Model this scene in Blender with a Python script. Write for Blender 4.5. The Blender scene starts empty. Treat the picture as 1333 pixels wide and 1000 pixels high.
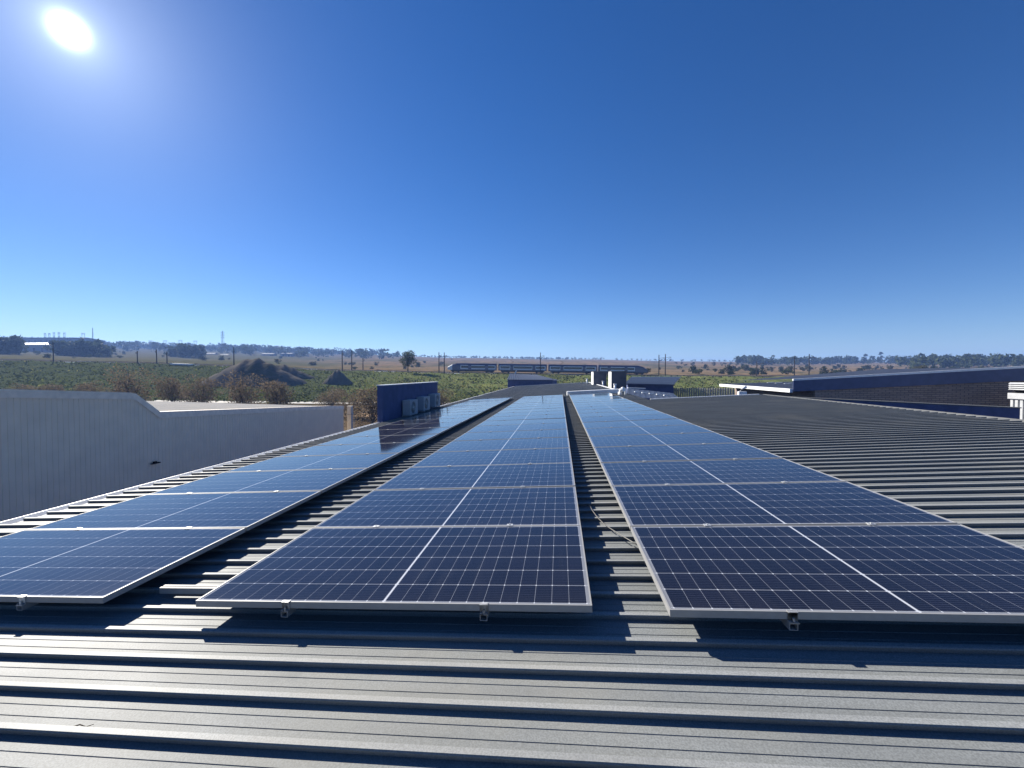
import bpy, math, random
import numpy as np
from mathutils import Vector, Matrix
R = math.radians
random.seed(7); rng = np.random.default_rng(7)
sc = bpy.context.scene

# ---------------------------------------------------------------- camera
F, YAW, PIT, CZ = 533.1, .1158, .0241, 7.2       # focal length in pixels of a 1333 px frame; camera 7.2 m above the ground
cd = bpy.data.cameras.new('camera'); cam = bpy.data.objects.new('camera', cd); sc.collection.objects.link(cam)
cd.sensor_width = 36; cd.lens = F / 1333 * 36; cd.clip_start = .05; cd.clip_end = 60000
cam.location = (0, 0, CZ); cam.rotation_euler = (math.pi / 2 - PIT, 0, YAW)
sc.camera = cam

# ---------------------------------------------------------------- sky, sun, exposure
SUN = Vector((-.6983, .5206, .4912)).normalized()
AZ, EL = math.atan2(SUN.x, SUN.y), math.asin(SUN.z)
w = bpy.data.worlds.new('World'); sc.world = w; w.use_nodes = True
nt = w.node_tree; nt.nodes.clear()
def wn(t, **k):
    n = nt.nodes.new(t)
    for a, b in k.items(): setattr(n, a, b)
    return n
sky = wn('ShaderNodeTexSky', sky_type='NISHITA', sun_disc=False, sun_elevation=EL, sun_rotation=AZ,
         altitude=1500, air_density=1.0, dust_density=.15, ozone_density=3.0)
hsv = wn('ShaderNodeHueSaturation'); hsv.inputs['Saturation'].default_value = 1.32; hsv.inputs['Value'].default_value = .97; hsv.inputs['Hue'].default_value = .5115
tc = wn('ShaderNodeTexCoord'); dot = wn('ShaderNodeVectorMath', operation='DOT_PRODUCT'); dot.inputs[1].default_value = SUN
nt.links.new(tc.outputs['Generated'], dot.inputs[0])
mx = wn('ShaderNodeMath', operation='MAXIMUM'); mx.inputs[1].default_value = 0
nt.links.new(dot.outputs['Value'], mx.inputs[0])
acc = None
# the bright aureole of dusty air round the sun, part of the sky itself
for p, a in ((14, .3), (70, 1.3), (250, 2.0), (1500, 3.5), (9000, 40)):
    pw = wn('ShaderNodeMath', operation='POWER'); pw.inputs[1].default_value = p; nt.links.new(mx.outputs[0], pw.inputs[0])
    ml = wn('ShaderNodeMath', operation='MULTIPLY_ADD'); ml.inputs[1].default_value = a; ml.inputs[2].default_value = 0
    nt.links.new(pw.outputs[0], ml.inputs[0])
    if acc: nt.links.new(acc.outputs[0], ml.inputs[2])
    acc = ml
vs = wn('ShaderNodeVectorMath', operation='SCALE'); vs.inputs[0].default_value = (.76, .84, .87)
nt.links.new(acc.outputs[0], vs.inputs['Scale'])
add = wn('ShaderNodeVectorMath', operation='ADD')
bg = wn('ShaderNodeBackground'); bg.inputs['Strength'].default_value = .052
wo = wn('ShaderNodeOutputWorld')
nt.links.new(sky.outputs[0], hsv.inputs['Color']); nt.links.new(hsv.outputs[0], add.inputs[0]); nt.links.new(vs.outputs[0], add.inputs[1])
nt.links.new(add.outputs[0], bg.inputs[0]); nt.links.new(bg.outputs[0], wo.inputs[0])
sl = bpy.data.lights.new('sun', 'SUN'); sl.energy = 5.0; sl.angle = R(.5); sl.color = (1, .94, .84)
so = bpy.data.objects.new('sun', sl); sc.collection.objects.link(so); so.location = (-20, 15, 30)
so.rotation_euler = (-SUN).to_track_quat('-Z', 'Y').to_euler()
sc.view_settings.view_transform = 'Standard'; sc.view_settings.look = 'None'; sc.view_settings.exposure = 1.2; sc.view_settings.gamma = 1
sc.render.engine = 'CYCLES'; sc.cycles.use_denoising = True; sc.cycles.max_bounces = 6; sc.cycles.caustics_reflective = False
sc.cycles.sample_clamp_indirect = 4

# ---------------------------------------------------------------- helpers
fw = np.array([-math.sin(YAW) * math.cos(PIT), math.cos(YAW) * math.cos(PIT), -math.sin(PIT)])
rt = np.array([math.cos(YAW), math.sin(YAW), 0]); up = np.cross(rt, fw); C0 = np.array([0, 0, CZ])
def at(px, py, d):            # the point that shows at a photo pixel when it stands d metres ahead
    return Vector(C0 + d * (fw + rt * (px - 666.5) / F + up * (500 - py) / F))
def atX(px, py, X):
    v = fw + rt * (px - 666.5) / F + up * (500 - py) / F
    return Vector(C0 + v * (X / v[0]))

class MB:
    def __init__(s): s.v = []; s.f = []; s.m = []
    def face(s, pts, mi=0):
        n = len(s.v); s.v += [tuple(p) for p in pts]; s.f.append(tuple(range(n, n + len(pts)))); s.m.append(mi); return s
    def hexa(s, p, mi=0):     # eight corners: bottom ring then top ring
        n = len(s.v); s.v += [tuple(q) for q in p]
        for q in ((3, 2, 1, 0), (4, 5, 6, 7), (0, 1, 5, 4), (1, 2, 6, 5), (2, 3, 7, 6), (3, 0, 4, 7)):
            s.f.append(tuple(n + i for i in q)); s.m.append(mi)
        return s
    def box(s, a, b, mi=0):
        x0, y0, z0 = a; x1, y1, z1 = b
        return s.hexa([(x0, y0, z0), (x1, y0, z0), (x1, y1, z0), (x0, y1, z0), (x0, y0, z1), (x1, y0, z1), (x1, y1, z1), (x0, y1, z1)], mi)
    def beam(s, a, b, w, h=None, mi=0):
        a, b = Vector(a), Vector(b); d = (b - a).normalized(); h = h or w
        u = Vector((0, 0, 1)) if abs(d.z) < .95 else Vector((0, 1, 0))
        sd = d.cross(u).normalized() * (w / 2); u = sd.cross(d).normalized() * (h / 2)
        return s.hexa([a - sd - u, a + sd - u, a + sd + u, a - sd + u, b - sd - u, b + sd - u, b + sd + u, b - sd + u], mi)
    def tube(s, pts, r, n=8, r1=None, mi=0):
        pts = [Vector(p) for p in pts]; k0 = len(s.v)
        for i, p in enumerate(pts):
            d = (pts[min(i + 1, len(pts) - 1)] - pts[max(i - 1, 0)]).normalized()
            u = Vector((0, 0, 1)) if abs(d.z) < .9 else Vector((1, 0, 0))
            a = d.cross(u).normalized(); b = a.cross(d)
            rr = r if r1 is None else r + (r1 - r) * i / (len(pts) - 1)
            for k in range(n):
                t = 2 * math.pi * k / n
                s.v.append(tuple(p + a * math.cos(t) * rr + b * math.sin(t) * rr))
        for i in range(len(pts) - 1):
            for k in range(n):
                s.f.append((k0 + i * n + k, k0 + i * n + (k + 1) % n, k0 + (i + 1) * n + (k + 1) % n, k0 + (i + 1) * n + k)); s.m.append(mi)
        s.f.append(tuple(k0 + k for k in reversed(range(n)))); s.m.append(mi)
        s.f.append(tuple(k0 + (len(pts) - 1) * n + k for k in range(n))); s.m.append(mi)
        return s
    def prism(s, poly, mp0, mp1, mi=0):   # a flat outline given twice: near side and far side
        n = len(s.v); k = len(poly)
        s.v += [tuple(mp0(*q)) for q in poly] + [tuple(mp1(*q)) for q in poly]
        s.f.append(tuple(range(n + k - 1, n - 1, -1))); s.m.append(mi)
        s.f.append(tuple(range(n + k, n + 2 * k))); s.m.append(mi)
        for i in range(k):
            j = (i + 1) % k; s.f.append((n + i, n + j, n + k + j, n + k + i)); s.m.append(mi)
        return s
    def build(s, name, mats, parent=None, bevel=0, smooth=False, fix=True):
        me = bpy.data.meshes.new(name); me.from_pydata(s.v, [], s.f)
        for m in (mats if isinstance(mats, (list, tuple)) else [mats]): me.materials.append(m)
        me.polygons.foreach_set('material_index', s.m)
        if fix:
            import bmesh
            bm = bmesh.new(); bm.from_mesh(me); bmesh.ops.recalc_face_normals(bm, faces=bm.faces); bm.to_mesh(me); bm.free()
        if smooth: me.polygons.foreach_set('use_smooth', [True] * len(me.polygons))
        o = bpy.data.objects.new(name, me); sc.collection.objects.link(o)
        if parent is not None: o.parent = parent
        if bevel:
            b = o.modifiers.new('bevel', 'BEVEL'); b.width = bevel; b.segments = 2; b.limit_method = 'ANGLE'
        return o
def fast_mesh(name, V, Q, mats, mi=None, parent=None):   # numpy vertices and quads
    me = bpy.data.meshes.new(name); V = np.asarray(V, dtype=np.float32); Q = np.asarray(Q, dtype=np.int32)
    me.vertices.add(len(V)); me.vertices.foreach_set('co', V.ravel())
    me.loops.add(Q.size); me.loops.foreach_set('vertex_index', Q.ravel())
    me.polygons.add(len(Q)); me.polygons.foreach_set('loop_start', np.arange(0, Q.size, Q.shape[1], dtype=np.int32))
    for m in (mats if isinstance(mats, (list, tuple)) else [mats]): me.materials.append(m)
    if mi is not None: me.polygons.foreach_set('material_index', np.asarray(mi, dtype=np.int32))
    me.polygons.foreach_set('use_smooth', [False] * len(Q)); me.update(calc_edges=True); me.validate()
    o = bpy.data.objects.new(name, me); sc.collection.objects.link(o)
    if parent is not None: o.parent = parent
    return o
def tag(o, label=None, cat=None, group=None, kind=None):
    if label: o['label'] = label
    if cat: o['category'] = cat
    if group: o['group'] = group
    if kind: o['kind'] = kind
    return o
def thing(name, loc, label, cat, group=None, rz=0):
    o = bpy.data.objects.new(name, None); sc.collection.objects.link(o); o.location = loc; o.rotation_euler = (0, 0, rz)
    o.empty_display_size = .3
    return tag(o, label, cat, group)
def copy_tree(o, parent=None):
    c = o.copy(); sc.collection.objects.link(c); c.parent = parent
    for ch in list(o.children): copy_tree(ch, c)
    return c

# ---------------------------------------------------------------- materials
def mat(name, col, rough=.6, spec=.5, metal=0, var=.12, vscale=6, col2=None, bump=0, bscale=30, coat=0, detail=5):
    m = bpy.data.materials.new(name); m.use_nodes = True; t = m.node_tree; p = t.nodes['Principled BSDF']
    p.inputs['Roughness'].default_value = rough; p.inputs['Specular IOR Level'].default_value = spec; p.inputs['Metallic'].default_value = metal
    p.inputs['Coat Weight'].default_value = coat
    g = t.nodes.new('ShaderNodeTexCoord'); n = t.nodes.new('ShaderNodeTexNoise'); n.inputs['Scale'].default_value = vscale; n.inputs['Detail'].default_value = detail
    t.links.new(g.outputs['Object'], n.inputs['Vector'])
    r = t.nodes.new('ShaderNodeValToRGB'); r.color_ramp.elements[0].position = .3; r.color_ramp.elements[1].position = .7
    c2 = col2 or tuple(c * (1 + var) for c in col); c1 = col if col2 else tuple(c * (1 - var) for c in col)
    r.color_ramp.elements[0].color = (*c1, 1); r.color_ramp.elements[1].color = (*c2, 1)
    t.links.new(n.outputs['Fac'], r.inputs['Fac']); t.links.new(r.outputs['Color'], p.inputs['Base Color'])
    if bump:
        n2 = t.nodes.new('ShaderNodeTexNoise'); n2.inputs['Scale'].default_value = bscale; n2.inputs['Detail'].default_value = 4
        b = t.nodes.new('ShaderNodeBump'); b.inputs['Strength'].default_value = bump; b.inputs['Distance'].default_value = .02
        t.links.new(g.outputs['Object'], n2.inputs['Vector']); t.links.new(n2.outputs['Fac'], b.inputs['Height']); t.links.new(b.outputs['Normal'], p.inputs['Normal'])
    return m
def node(t, ty, **k):
    n = t.nodes.new(ty)
    for a, b in k.items(): setattr(n, a, b)
    return n
def M(t, op, a, b=None, c=None):
    n = t.nodes.new('ShaderNodeMath'); n.operation = op
    for i, v in enumerate((a, b, c)):
        if v is None: continue
        if isinstance(v, (int, float)): n.inputs[i].default_value = v
        else: t.links.new(v, n.inputs[i])
    return n.outputs[0]
def mixc(t, f, a, b):
    n = t.nodes.new('ShaderNodeMix'); n.data_type = 'RGBA'
    for s, v in ((n.inputs[0], f), (n.inputs[6], a), (n.inputs[7], b)):
        if isinstance(v, (int, float)): s.default_value = v
        elif isinstance(v, tuple): s.default_value = (*v, 1)
        else: t.links.new(v, s)
    return n.outputs[2]

alu = mat('anodised_aluminium', (.30, .30, .297), .55, .25, .25, .06, 20)
alu_dull = mat('dull_aluminium', (.55, .55, .54), .5, .5, .6, .1, 30)
white_paint = mat('white_paint', (.78, .77, .74), .5, .4, 0, .06, 5)
white_metal = mat('white_coated_metal', (.72, .73, .74), .4, .5, 0, .08, 8)
blue_wall = mat('dark_blue_plaster', (.062, .088, .20), .75, .3, 0, .15, 3, bump=.15, bscale=60)
blue_metal = mat('dark_blue_metal', (.06, .08, .165), .5, .5, 0, .12, 4)
grey_clad = mat('grey_cladding', (.80, .66, .485), .65, .3, 0, .05, 2.2)
dark_gap = mat('dark_void', (.012, .012, .014), .9, .1)
black_rubber = mat('black_rubber', (.015, .015, .016), .6, .3)
steel_pole = mat('galvanised_steel', (.22, .22, .22), .5, .5, .3, .15, 10)
dark_pole = mat('dark_weathered_pole', (.045, .042, .04), .8, .2, 0, .2, 6)
concrete = mat('pale_concrete', (.42, .40, .36), .85, .2, 0, .15, 5, bump=.2)
brown_bark = mat('brown_bark', (.085, .065, .05), .9, .2, 0, .25, 12, bump=.5)

# roof sheeting: dull grey coated steel, with dust, drips and fine speckle
def roof_material(name, base, rough=.42, spec=.10):
    m = bpy.data.materials.new(name); m.use_nodes = True; t = m.node_tree; p = t.nodes['Principled BSDF']
    g = node(t, 'ShaderNodeTexCoord'); mp = node(t, 'ShaderNodeMapping'); mp.inputs['Scale'].default_value = (.5, 6, 6)
    t.links.new(g.outputs['Object'], mp.inputs['Vector'])
    n1 = node(t, 'ShaderNodeTexNoise'); n1.inputs['Scale'].default_value = 1.6; n1.inputs['Detail'].default_value = 6; t.links.new(mp.outputs[0], n1.inputs['Vector'])
    n2 = node(t, 'ShaderNodeTexNoise'); n2.inputs['Scale'].default_value = 150; n2.inputs['Detail'].default_value = 2; t.links.new(g.outputs['Object'], n2.inputs['Vector'])
    n3 = node(t, 'ShaderNodeTexNoise'); n3.inputs['Scale'].default_value = .9; n3.inputs['Detail'].default_value = 5; t.links.new(g.outputs['Object'], n3.inputs['Vector'])
    c = mixc(t, M(t, 'MULTIPLY', n1.outputs['Fac'], .8), tuple(b * .62 for b in base), tuple(b * 1.42 for b in base))
    sp = node(t, 'ShaderNodeMapRange'); sp.inputs[1].default_value = .38; sp.inputs[2].default_value = .62; t.links.new(n2.outputs['Fac'], sp.inputs[0])
    c = mixc(t, M(t, 'MULTIPLY', sp.outputs[0], .55), c, tuple(b * .5 for b in base))
    du = node(t, 'ShaderNodeMapRange'); du.inputs[1].default_value = .5; du.inputs[2].default_value = .75; t.links.new(n3.outputs['Fac'], du.inputs[0])
    c = mixc(t, M(t, 'MULTIPLY', du.outputs[0], .4), c, (base[0] * 1.4, base[1] * 1.26, base[2] * 1.06))
    n4 = node(t, 'ShaderNodeTexNoise'); n4.inputs['Scale'].default_value = 3.5; n4.inputs['Detail'].default_value = 9; n4.inputs['Roughness'].default_value = .7; t.links.new(g.outputs['Object'], n4.inputs['Vector'])
    sc4 = node(t, 'ShaderNodeMapRange'); sc4.inputs[1].default_value = .58; sc4.inputs[2].default_value = .70; t.links.new(n4.outputs['Fac'], sc4.inputs[0])
    c = mixc(t, M(t, 'MULTIPLY', sc4.outputs[0], .45), c, tuple(b * .62 for b in base))
    t.links.new(c, p.inputs['Base Color'])
    t.links.new(M(t, 'MULTIPLY_ADD', n3.outputs['Fac'], .25, rough - .1), p.inputs['Roughness'])
    p.inputs['Specular IOR Level'].default_value = spec
    b = node(t, 'ShaderNodeBump'); b.inputs['Strength'].default_value = .12; b.inputs['Distance'].default_value = .003
    t.links.new(n2.outputs['Fac'], b.inputs['Height']); t.links.new(b.outputs[0], p.inputs['Normal'])
    return m
roof_steel = roof_material('grey_roof_steel', (.222, .236, .238), rough=.55)
rib_crown = roof_material('rib_crown_sheen', (.29, .302, .302), rough=.5)
pale_roof = roof_material('pale_roof_steel', (.42, .41, .39), rough=.85, spec=.02)
dark_roof = roof_material('dark_blue_roof_steel', (.055, .07, .11), rough=.5)

# solar glass: half-cut cells, white gaps, bus bars, dust
def panel_material():
    m = bpy.data.materials.new('solar_cells'); m.use_nodes = True; t = m.node_tree; p = t.nodes['Principled BSDF']
    g = node(t, 'ShaderNodeTexCoord'); s = node(t, 'ShaderNodeSeparateXYZ'); t.links.new(g.outputs['Object'], s.inputs[0])
    oi = node(t, 'ShaderNodeObjectInfo')
    ax = M(t, 'ABSOLUTE', s.outputs[0])
    PX, PY = .0922, .1815
    ux = M(t, 'DIVIDE', M(t, 'SUBTRACT', ax, .0075), PX); uy = M(t, 'DIVIDE', M(t, 'SUBTRACT', s.outputs[1], .0225), PY)
    dx = M(t, 'MULTIPLY', M(t, 'SUBTRACT', .5, M(t, 'ABSOLUTE', M(t, 'SUBTRACT', M(t, 'FRACT', ux), .5))), PX)
    dy = M(t, 'MULTIPLY', M(t, 'SUBTRACT', .5, M(t, 'ABSOLUTE', M(t, 'SUBTRACT', M(t, 'FRACT', uy), .5))), PY)
    lx = M(t, 'LESS_THAN', dx, .0007); ly = M(t, 'LESS_THAN', dy, .0011); dia = M(t, 'LESS_THAN', M(t, 'ADD', dx, dy), .0062)
    mid = M(t, 'LESS_THAN', ax, .0052)
    out = M(t, 'MAXIMUM', M(t, 'GREATER_THAN', ux, 12), M(t, 'MAXIMUM', M(t, 'LESS_THAN', uy, 0), M(t, 'GREATER_THAN', uy, 6)))
    white = M(t, 'MAXIMUM', M(t, 'MAXIMUM', M(t, 'MULTIPLY', lx, .55), M(t, 'MULTIPLY', ly, .95)), M(t, 'MAXIMUM', dia, M(t, 'MAXIMUM', mid, M(t, 'MULTIPLY', out, .35))))
    bus = M(t, 'LESS_THAN', M(t, 'ABSOLUTE', M(t, 'SUBTRACT', M(t, 'FRACT', M(t, 'MULTIPLY', uy, 10)), .5)), .022)
    n = node(t, 'ShaderNodeTexNoise'); n.inputs['Scale'].default_value = 1.7; n.inputs['Detail'].default_value = 6; n.noise_dimensions = '4D'
    t.links.new(g.outputs['Object'], n.inputs['Vector']); t.links.new(M(t, 'MULTIPLY', oi.outputs['Random'], 40), n.inputs['W'])
    wn_ = node(t, 'ShaderNodeTexWhiteNoise', noise_dimensions='3D')
    cv = node(t, 'ShaderNodeCombineXYZ'); t.links.new(M(t, 'FLOOR', M(t, 'DIVIDE', s.outputs[0], PX)), cv.inputs[0]); t.links.new(M(t, 'FLOOR', uy), cv.inputs[1]); t.links.new(oi.outputs['Random'], cv.inputs[2])
    t.links.new(cv.outputs[0], wn_.inputs[0])
    c = mixc(t, wn_.outputs['Value'], (.0032, .0030, .0065), (.0052, .0046, .0095))
    c = mixc(t, M(t, 'MULTIPLY', bus, .35), c, (.25, .26, .3))
    c = mixc(t, white, c, (.5, .52, .56))
    # a film of dust, thicker towards the front edge where rain leaves it
    f = node(t, 'ShaderNodeMapRange'); f.inputs[1].default_value = .15; f.inputs[2].default_value = 0; t.links.new(s.outputs[1], f.inputs[0])
    dust = M(t, 'ADD', M(t, 'MULTIPLY', n.outputs['Fac'], .022), M(t, 'MULTIPLY', f.outputs[0], .012))
    dust = M(t, 'MULTIPLY', dust, M(t, 'MULTIPLY_ADD', oi.outputs['Random'], 1.6, .5))
    ms = node(t, 'ShaderNodeMapping'); ms.inputs['Scale'].default_value = (9, 1.2, 1); t.links.new(g.outputs['Object'], ms.inputs['Vector'])
    ns = node(t, 'ShaderNodeTexNoise', noise_dimensions='4D'); ns.inputs['Scale'].default_value = 1.5; ns.inputs['Detail'].default_value = 5; t.links.new(ms.outputs[0], ns.inputs['Vector']); t.links.new(M(t, 'MULTIPLY', oi.outputs['Random'], 90), ns.inputs['W'])
    st = node(t, 'ShaderNodeMapRange'); st.inputs[1].default_value = .55; st.inputs[2].default_value = .75; t.links.new(ns.outputs['Fac'], st.inputs[0])
    dust = M(t, 'ADD', dust, M(t, 'MULTIPLY', st.outputs[0], .02))
    c = mixc(t, dust, c, (.34, .33, .33))
    n5 = node(t, 'ShaderNodeTexVoronoi'); n5.inputs['Scale'].default_value = 9; t.links.new(g.outputs['Object'], n5.inputs['Vector'])
    sp = M(t, 'MULTIPLY', M(t, 'LESS_THAN', n5.outputs['Distance'], .035), M(t, 'GREATER_THAN', n.outputs['Fac'], .55))
    c = mixc(t, M(t, 'MULTIPLY', sp, .35), c, (.5, .48, .44))
    t.links.new(c, p.inputs['Base Color'])
    p.inputs['Roughness'].default_value = .6; p.inputs['Specular IOR Level'].default_value = 0
    p.inputs['Coat Weight'].default_value = 1; p.inputs['Coat IOR'].default_value = 1.45
    t.links.new(M(t, 'MULTIPLY_ADD', n.outputs['Fac'], .06, .035), p.inputs['Coat Roughness'])
    return m
cells = panel_material()

# brick wall
def brick_material():
    m = bpy.data.materials.new('brown_brick'); m.use_nodes = True; t = m.node_tree; p = t.nodes['Principled BSDF']
    g = node(t, 'ShaderNodeTexCoord'); mp = node(t, 'ShaderNodeMapping'); t.links.new(g.outputs['UV'], mp.inputs['Vector'])
    b = node(t, 'ShaderNodeTexBrick'); b.inputs['Color1'].default_value = (.34, .26, .21, 1); b.inputs['Color2'].default_value = (.25, .19, .16, 1)
    b.inputs['Mortar'].default_value = (.09, .085, .085, 1); b.inputs['Scale'].default_value = 1; b.inputs['Mortar Size'].default_value = .012
    b.inputs['Brick Width'].default_value = .33; b.inputs['Row Height'].default_value = .105; b.inputs['Bias'].default_value = 0
    t.links.new(mp.outputs[0], b.inputs['Vector']); t.links.new(b.outputs['Color'], p.inputs['Base Color']); p.inputs['Roughness'].default_value = .9
    bp = node(t, 'ShaderNodeBump'); bp.inputs['Strength'].default_value = .6; bp.inputs['Distance'].default_value = .01; bp.invert = True
    t.links.new(b.outputs['Fac'], bp.inputs['Height']); t.links.new(bp.outputs[0], p.inputs['Normal'])
    return m
brick = brick_material()

def leaf_mat(name, c1, c2, scale=.9):
    m = mat(name, c1, .7, .04, 0, 0, scale, col2=c2, detail=3)
    t = m.node_tree; p = t.nodes['Principled BSDF']; o = t.nodes['Material Output']
    tr = node(t, 'ShaderNodeBsdfTranslucent'); mx = node(t, 'ShaderNodeMixShader'); mx.inputs[0].default_value = .35
    lk = p.inputs['Base Color'].links[0].from_socket; t.links.new(lk, tr.inputs[0])
    t.links.new(p.outputs[0], mx.inputs[1]); t.links.new(tr.outputs[0], mx.inputs[2]); t.links.new(mx.outputs[0], o.inputs['Surface'])
    return m
leaf_green = leaf_mat('dull_green_leaves', (.035, .05, .022), (.075, .09, .035))
leaf_dark = leaf_mat('dark_green_leaves', (.022, .034, .02), (.045, .06, .03))
leaf_rust = leaf_mat('rusty_brown_leaves', (.10, .085, .06), (.22, .165, .105), 2.2)
leaf_olive = leaf_mat('olive_leaves', (.06, .062, .03), (.12, .11, .05))
weed_mat = [leaf_mat('green_weed_leaves', (.05, .065, .02), (.11, .13, .04), .12), leaf_mat('yellow_weed_leaves', (.12, .12, .035), (.22, .22, .075), .12), leaf_mat('dark_weed_leaves', (.02, .03, .012), (.045, .055, .022), .12)]

# ground materials
def ground_mat(name, cols, scales, rough=.95):
    m = bpy.data.materials.new(name); m.use_nodes = True; t = m.node_tree; p = t.nodes['Principled BSDF']
    g = node(t, 'ShaderNodeTexCoord'); c = cols[0]
    for cc, s, lo, hi in zip(cols[1:], scales, (.42, .5, .52, .55), (.6, .62, .66, .66)):
        n = node(t, 'ShaderNodeTexNoise'); n.inputs['Scale'].default_value = s; n.inputs['Detail'].default_value = 8; n.inputs['Roughness'].default_value = .62
        mp = node(t, 'ShaderNodeMapping'); mp.inputs['Scale'].default_value = (1, .55, 1); t.links.new(g.outputs['Object'], mp.inputs['Vector']); t.links.new(mp.outputs[0], n.inputs['Vector'])
        r = node(t, 'ShaderNodeMapRange'); r.inputs[1].default_value = lo; r.inputs[2].default_value = hi; t.links.new(n.outputs['Fac'], r.inputs[0])
        c = mixc(t, r.outputs[0], c, cc)
    t.links.new(c, p.inputs['Base Color']); p.inputs['Roughness'].default_value = rough; p.inputs['Specular IOR Level'].default_value = 0
    return m
ground_m = ground_mat('dusty_earth', [(.11, .08, .052), (.16, .12, .08), (.05, .052, .022), (.08, .065, .043)], [.12, .05, .6])
field_m = ground_mat('green_field', [(.10, .13, .042), (.16, .18, .06), (.065, .08, .032), (.15, .13, .07)], [.18, .07, .9])
hill_m = ground_mat('dry_grassland', [(.16, .115, .07), (.205, .145, .085), (.09, .082, .045), (.055, .058, .03)], [.03, .012, .09])
def greener_left(m, col, lo=.35):          # the slope to the left of the railway is greener pasture
    t = m.node_tree; p = t.nodes['Principled BSDF']; old = p.inputs['Base Color'].links[0].from_socket
    g = node(t, 'ShaderNodeTexCoord'); x = node(t, 'ShaderNodeSeparateXYZ'); t.links.new(g.outputs['Object'], x.inputs[0])
    n = node(t, 'ShaderNodeTexNoise'); n.inputs['Scale'].default_value = .02; n.inputs['Detail'].default_value = 5; t.links.new(g.outputs['Object'], n.inputs['Vector'])
    r = M(t, 'ADD', M(t, 'DIVIDE', x.outputs[0], M(t, 'MULTIPLY', x.outputs[1], 1.0)), M(t, 'MULTIPLY', M(t, 'SUBTRACT', n.outputs['Fac'], .5), .9))
    f = node(t, 'ShaderNodeMapRange'); f.inputs[1].default_value = -lo; f.inputs[2].default_value = -lo - .4; t.links.new(r, f.inputs[0])
    t.links.new(mixc(t, M(t, 'MULTIPLY', f.outputs[0], .8), old, col), p.inputs['Base Color'])
greener_left(hill_m, (.085, .088, .05))
greener_left(field_m, (.05, .062, .034), .2)  # left field darkened too: its dullness against the light put into the colour
ballast_m = ground_mat('dark_ballast', [(.07, .058, .05), (.10, .085, .07), (.05, .045, .04), (.08, .07, .06)], [.6, .2, 2])
heap_m = ground_mat('grey_soil_heap', [(.12, .11, .10), (.16, .145, .12), (.08, .085, .06), (.14, .125, .11)], [.3, .1, 1])

# ---------------------------------------------------------------- terrain
COLS = [-1500, -300, 0, 150, 300, 450, 600, 750, 900, 1050, 1333, 2800]
ROWS = [(20, [679] * 12), (60, [551] * 12),
    (80, [531, 530, 529, 528, 529, 530, 531, 532, 532, 532, 532, 533]),
    (100, [514, 512, 509, 511, 513, 515, 516, 518, 519, 519, 519, 521]),
    (130, [492, 491, 489, 491, 494, 499, 501, 502, 503, 503, 502, 502]),
    (160, [471, 470, 470.5, 473.2, 477.8, 484, 487, 489, 490.7, 491.2, 490, 490]),
    (166, [469, 468, 468.3, 471.3, 475.5, 482, 485, 487.2, 488.8, 489.3, 488, 488]),
    (173, [469, 468, 468.3, 471.3, 475.5, 482, 485, 487.2, 488.8, 489.3, 488, 488]),
    (230, [464, 463, 464, 469, 472, 479.5, 482, 484, 486, 487, 485, 484]),
    (400, [458, 458, 460, 464, 468, 473, 476, 477, 479, 480, 478, 477]),
    (700, [450, 450, 452, 457, 461, 466, 469, 470.5, 473, 474, 473, 472]),
    (1200, [444, 444, 445.5, 451, 455, 461, 466, 468, 470.5, 472, 471, 470]),
    (1700, [452, 452, 452, 456, 460, 466, 470, 472, 474, 476, 475, 474])]
RD = np.array([r[0] for r in ROWS], float); RY = np.array([r[1] for r in ROWS], float)
# heights by depth, then smooth interpolation in both directions
RZ = np.array([[at(x, y, d).z for x, y in zip(COLS, ys)] for d, ys in ROWS])
def smooth(x, xs):
    i = int(np.clip(np.searchsorted(xs, x) - 1, 0, len(xs) - 2)); t = min(max((x - xs[i]) / (xs[i + 1] - xs[i]), 0), 1)
    return i, t
def height(px, d):
    i, t = smooth(d, RD); j, s = smooth(px, np.array(COLS, float)); s = s * s * (3 - 2 * s)
    a = RZ[i, j] * (1 - s) + RZ[i, j + 1] * s; b = RZ[i + 1, j] * (1 - s) + RZ[i + 1, j + 1] * s
    return a * (1 - t) + b * t
def flat(px, d):
    P = C0 + d * (fw + rt * (px - 666.5) / F); return P[0], P[1]
def on(px, d, dz=0):
    x, y = flat(px, d); return Vector((x, y, height(px, d) + dz))
def terrain(name, d0, d1, nd, pxs, m, rough=.0, dz=0):
    ds = np.geomspace(d0, d1, nd); V = []; nx = len(pxs)
    for d in ds:
        for x in pxs:
            X, Y = flat(x, d)
            z = height(x, d) + dz
            if rough: z += rough * (math.sin(X * .31 + Y * .17) * math.cos(Y * .23 - X * .11) + .6 * math.sin(X * .9 - Y * .5) * math.sin(Y * .8 + X * .2)) + rough * .5 * random.uniform(-1, 1)
            V.append((X, Y, z))
    i, j = np.meshgrid(np.arange(nd - 1), np.arange(nx - 1), indexing='ij'); a = (i * nx + j).ravel()
    Q = np.stack([a, a + 1, a + nx + 1, a + nx], 1)
    o = fast_mesh(name, V, Q, m); o.data.polygons.foreach_set('use_smooth', [True] * len(o.data.polygons)); return tag(o, kind='structure')
pxs_all = np.concatenate([np.linspace(-1500, -220, 40), np.linspace(-200, 1540, 260), np.linspace(1560, 2800, 40)])
g = MB().face([(-20000, -20000, -.25), (20000, -20000, -.25), (20000, 20000, -.25), (-20000, 20000, -.25)]).build('ground', ground_m); tag(g, kind='structure')
terrain('yard', 20, 84, 30, pxs_all, ground_m, .04)
terrain('field', 84, 163, 120, pxs_all, field_m, .16)
terrain('railway_bed', 163, 175, 6, pxs_all, ballast_m)
terrain('hillside', 175, 1700, 120, pxs_all, hill_m, .25)

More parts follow.
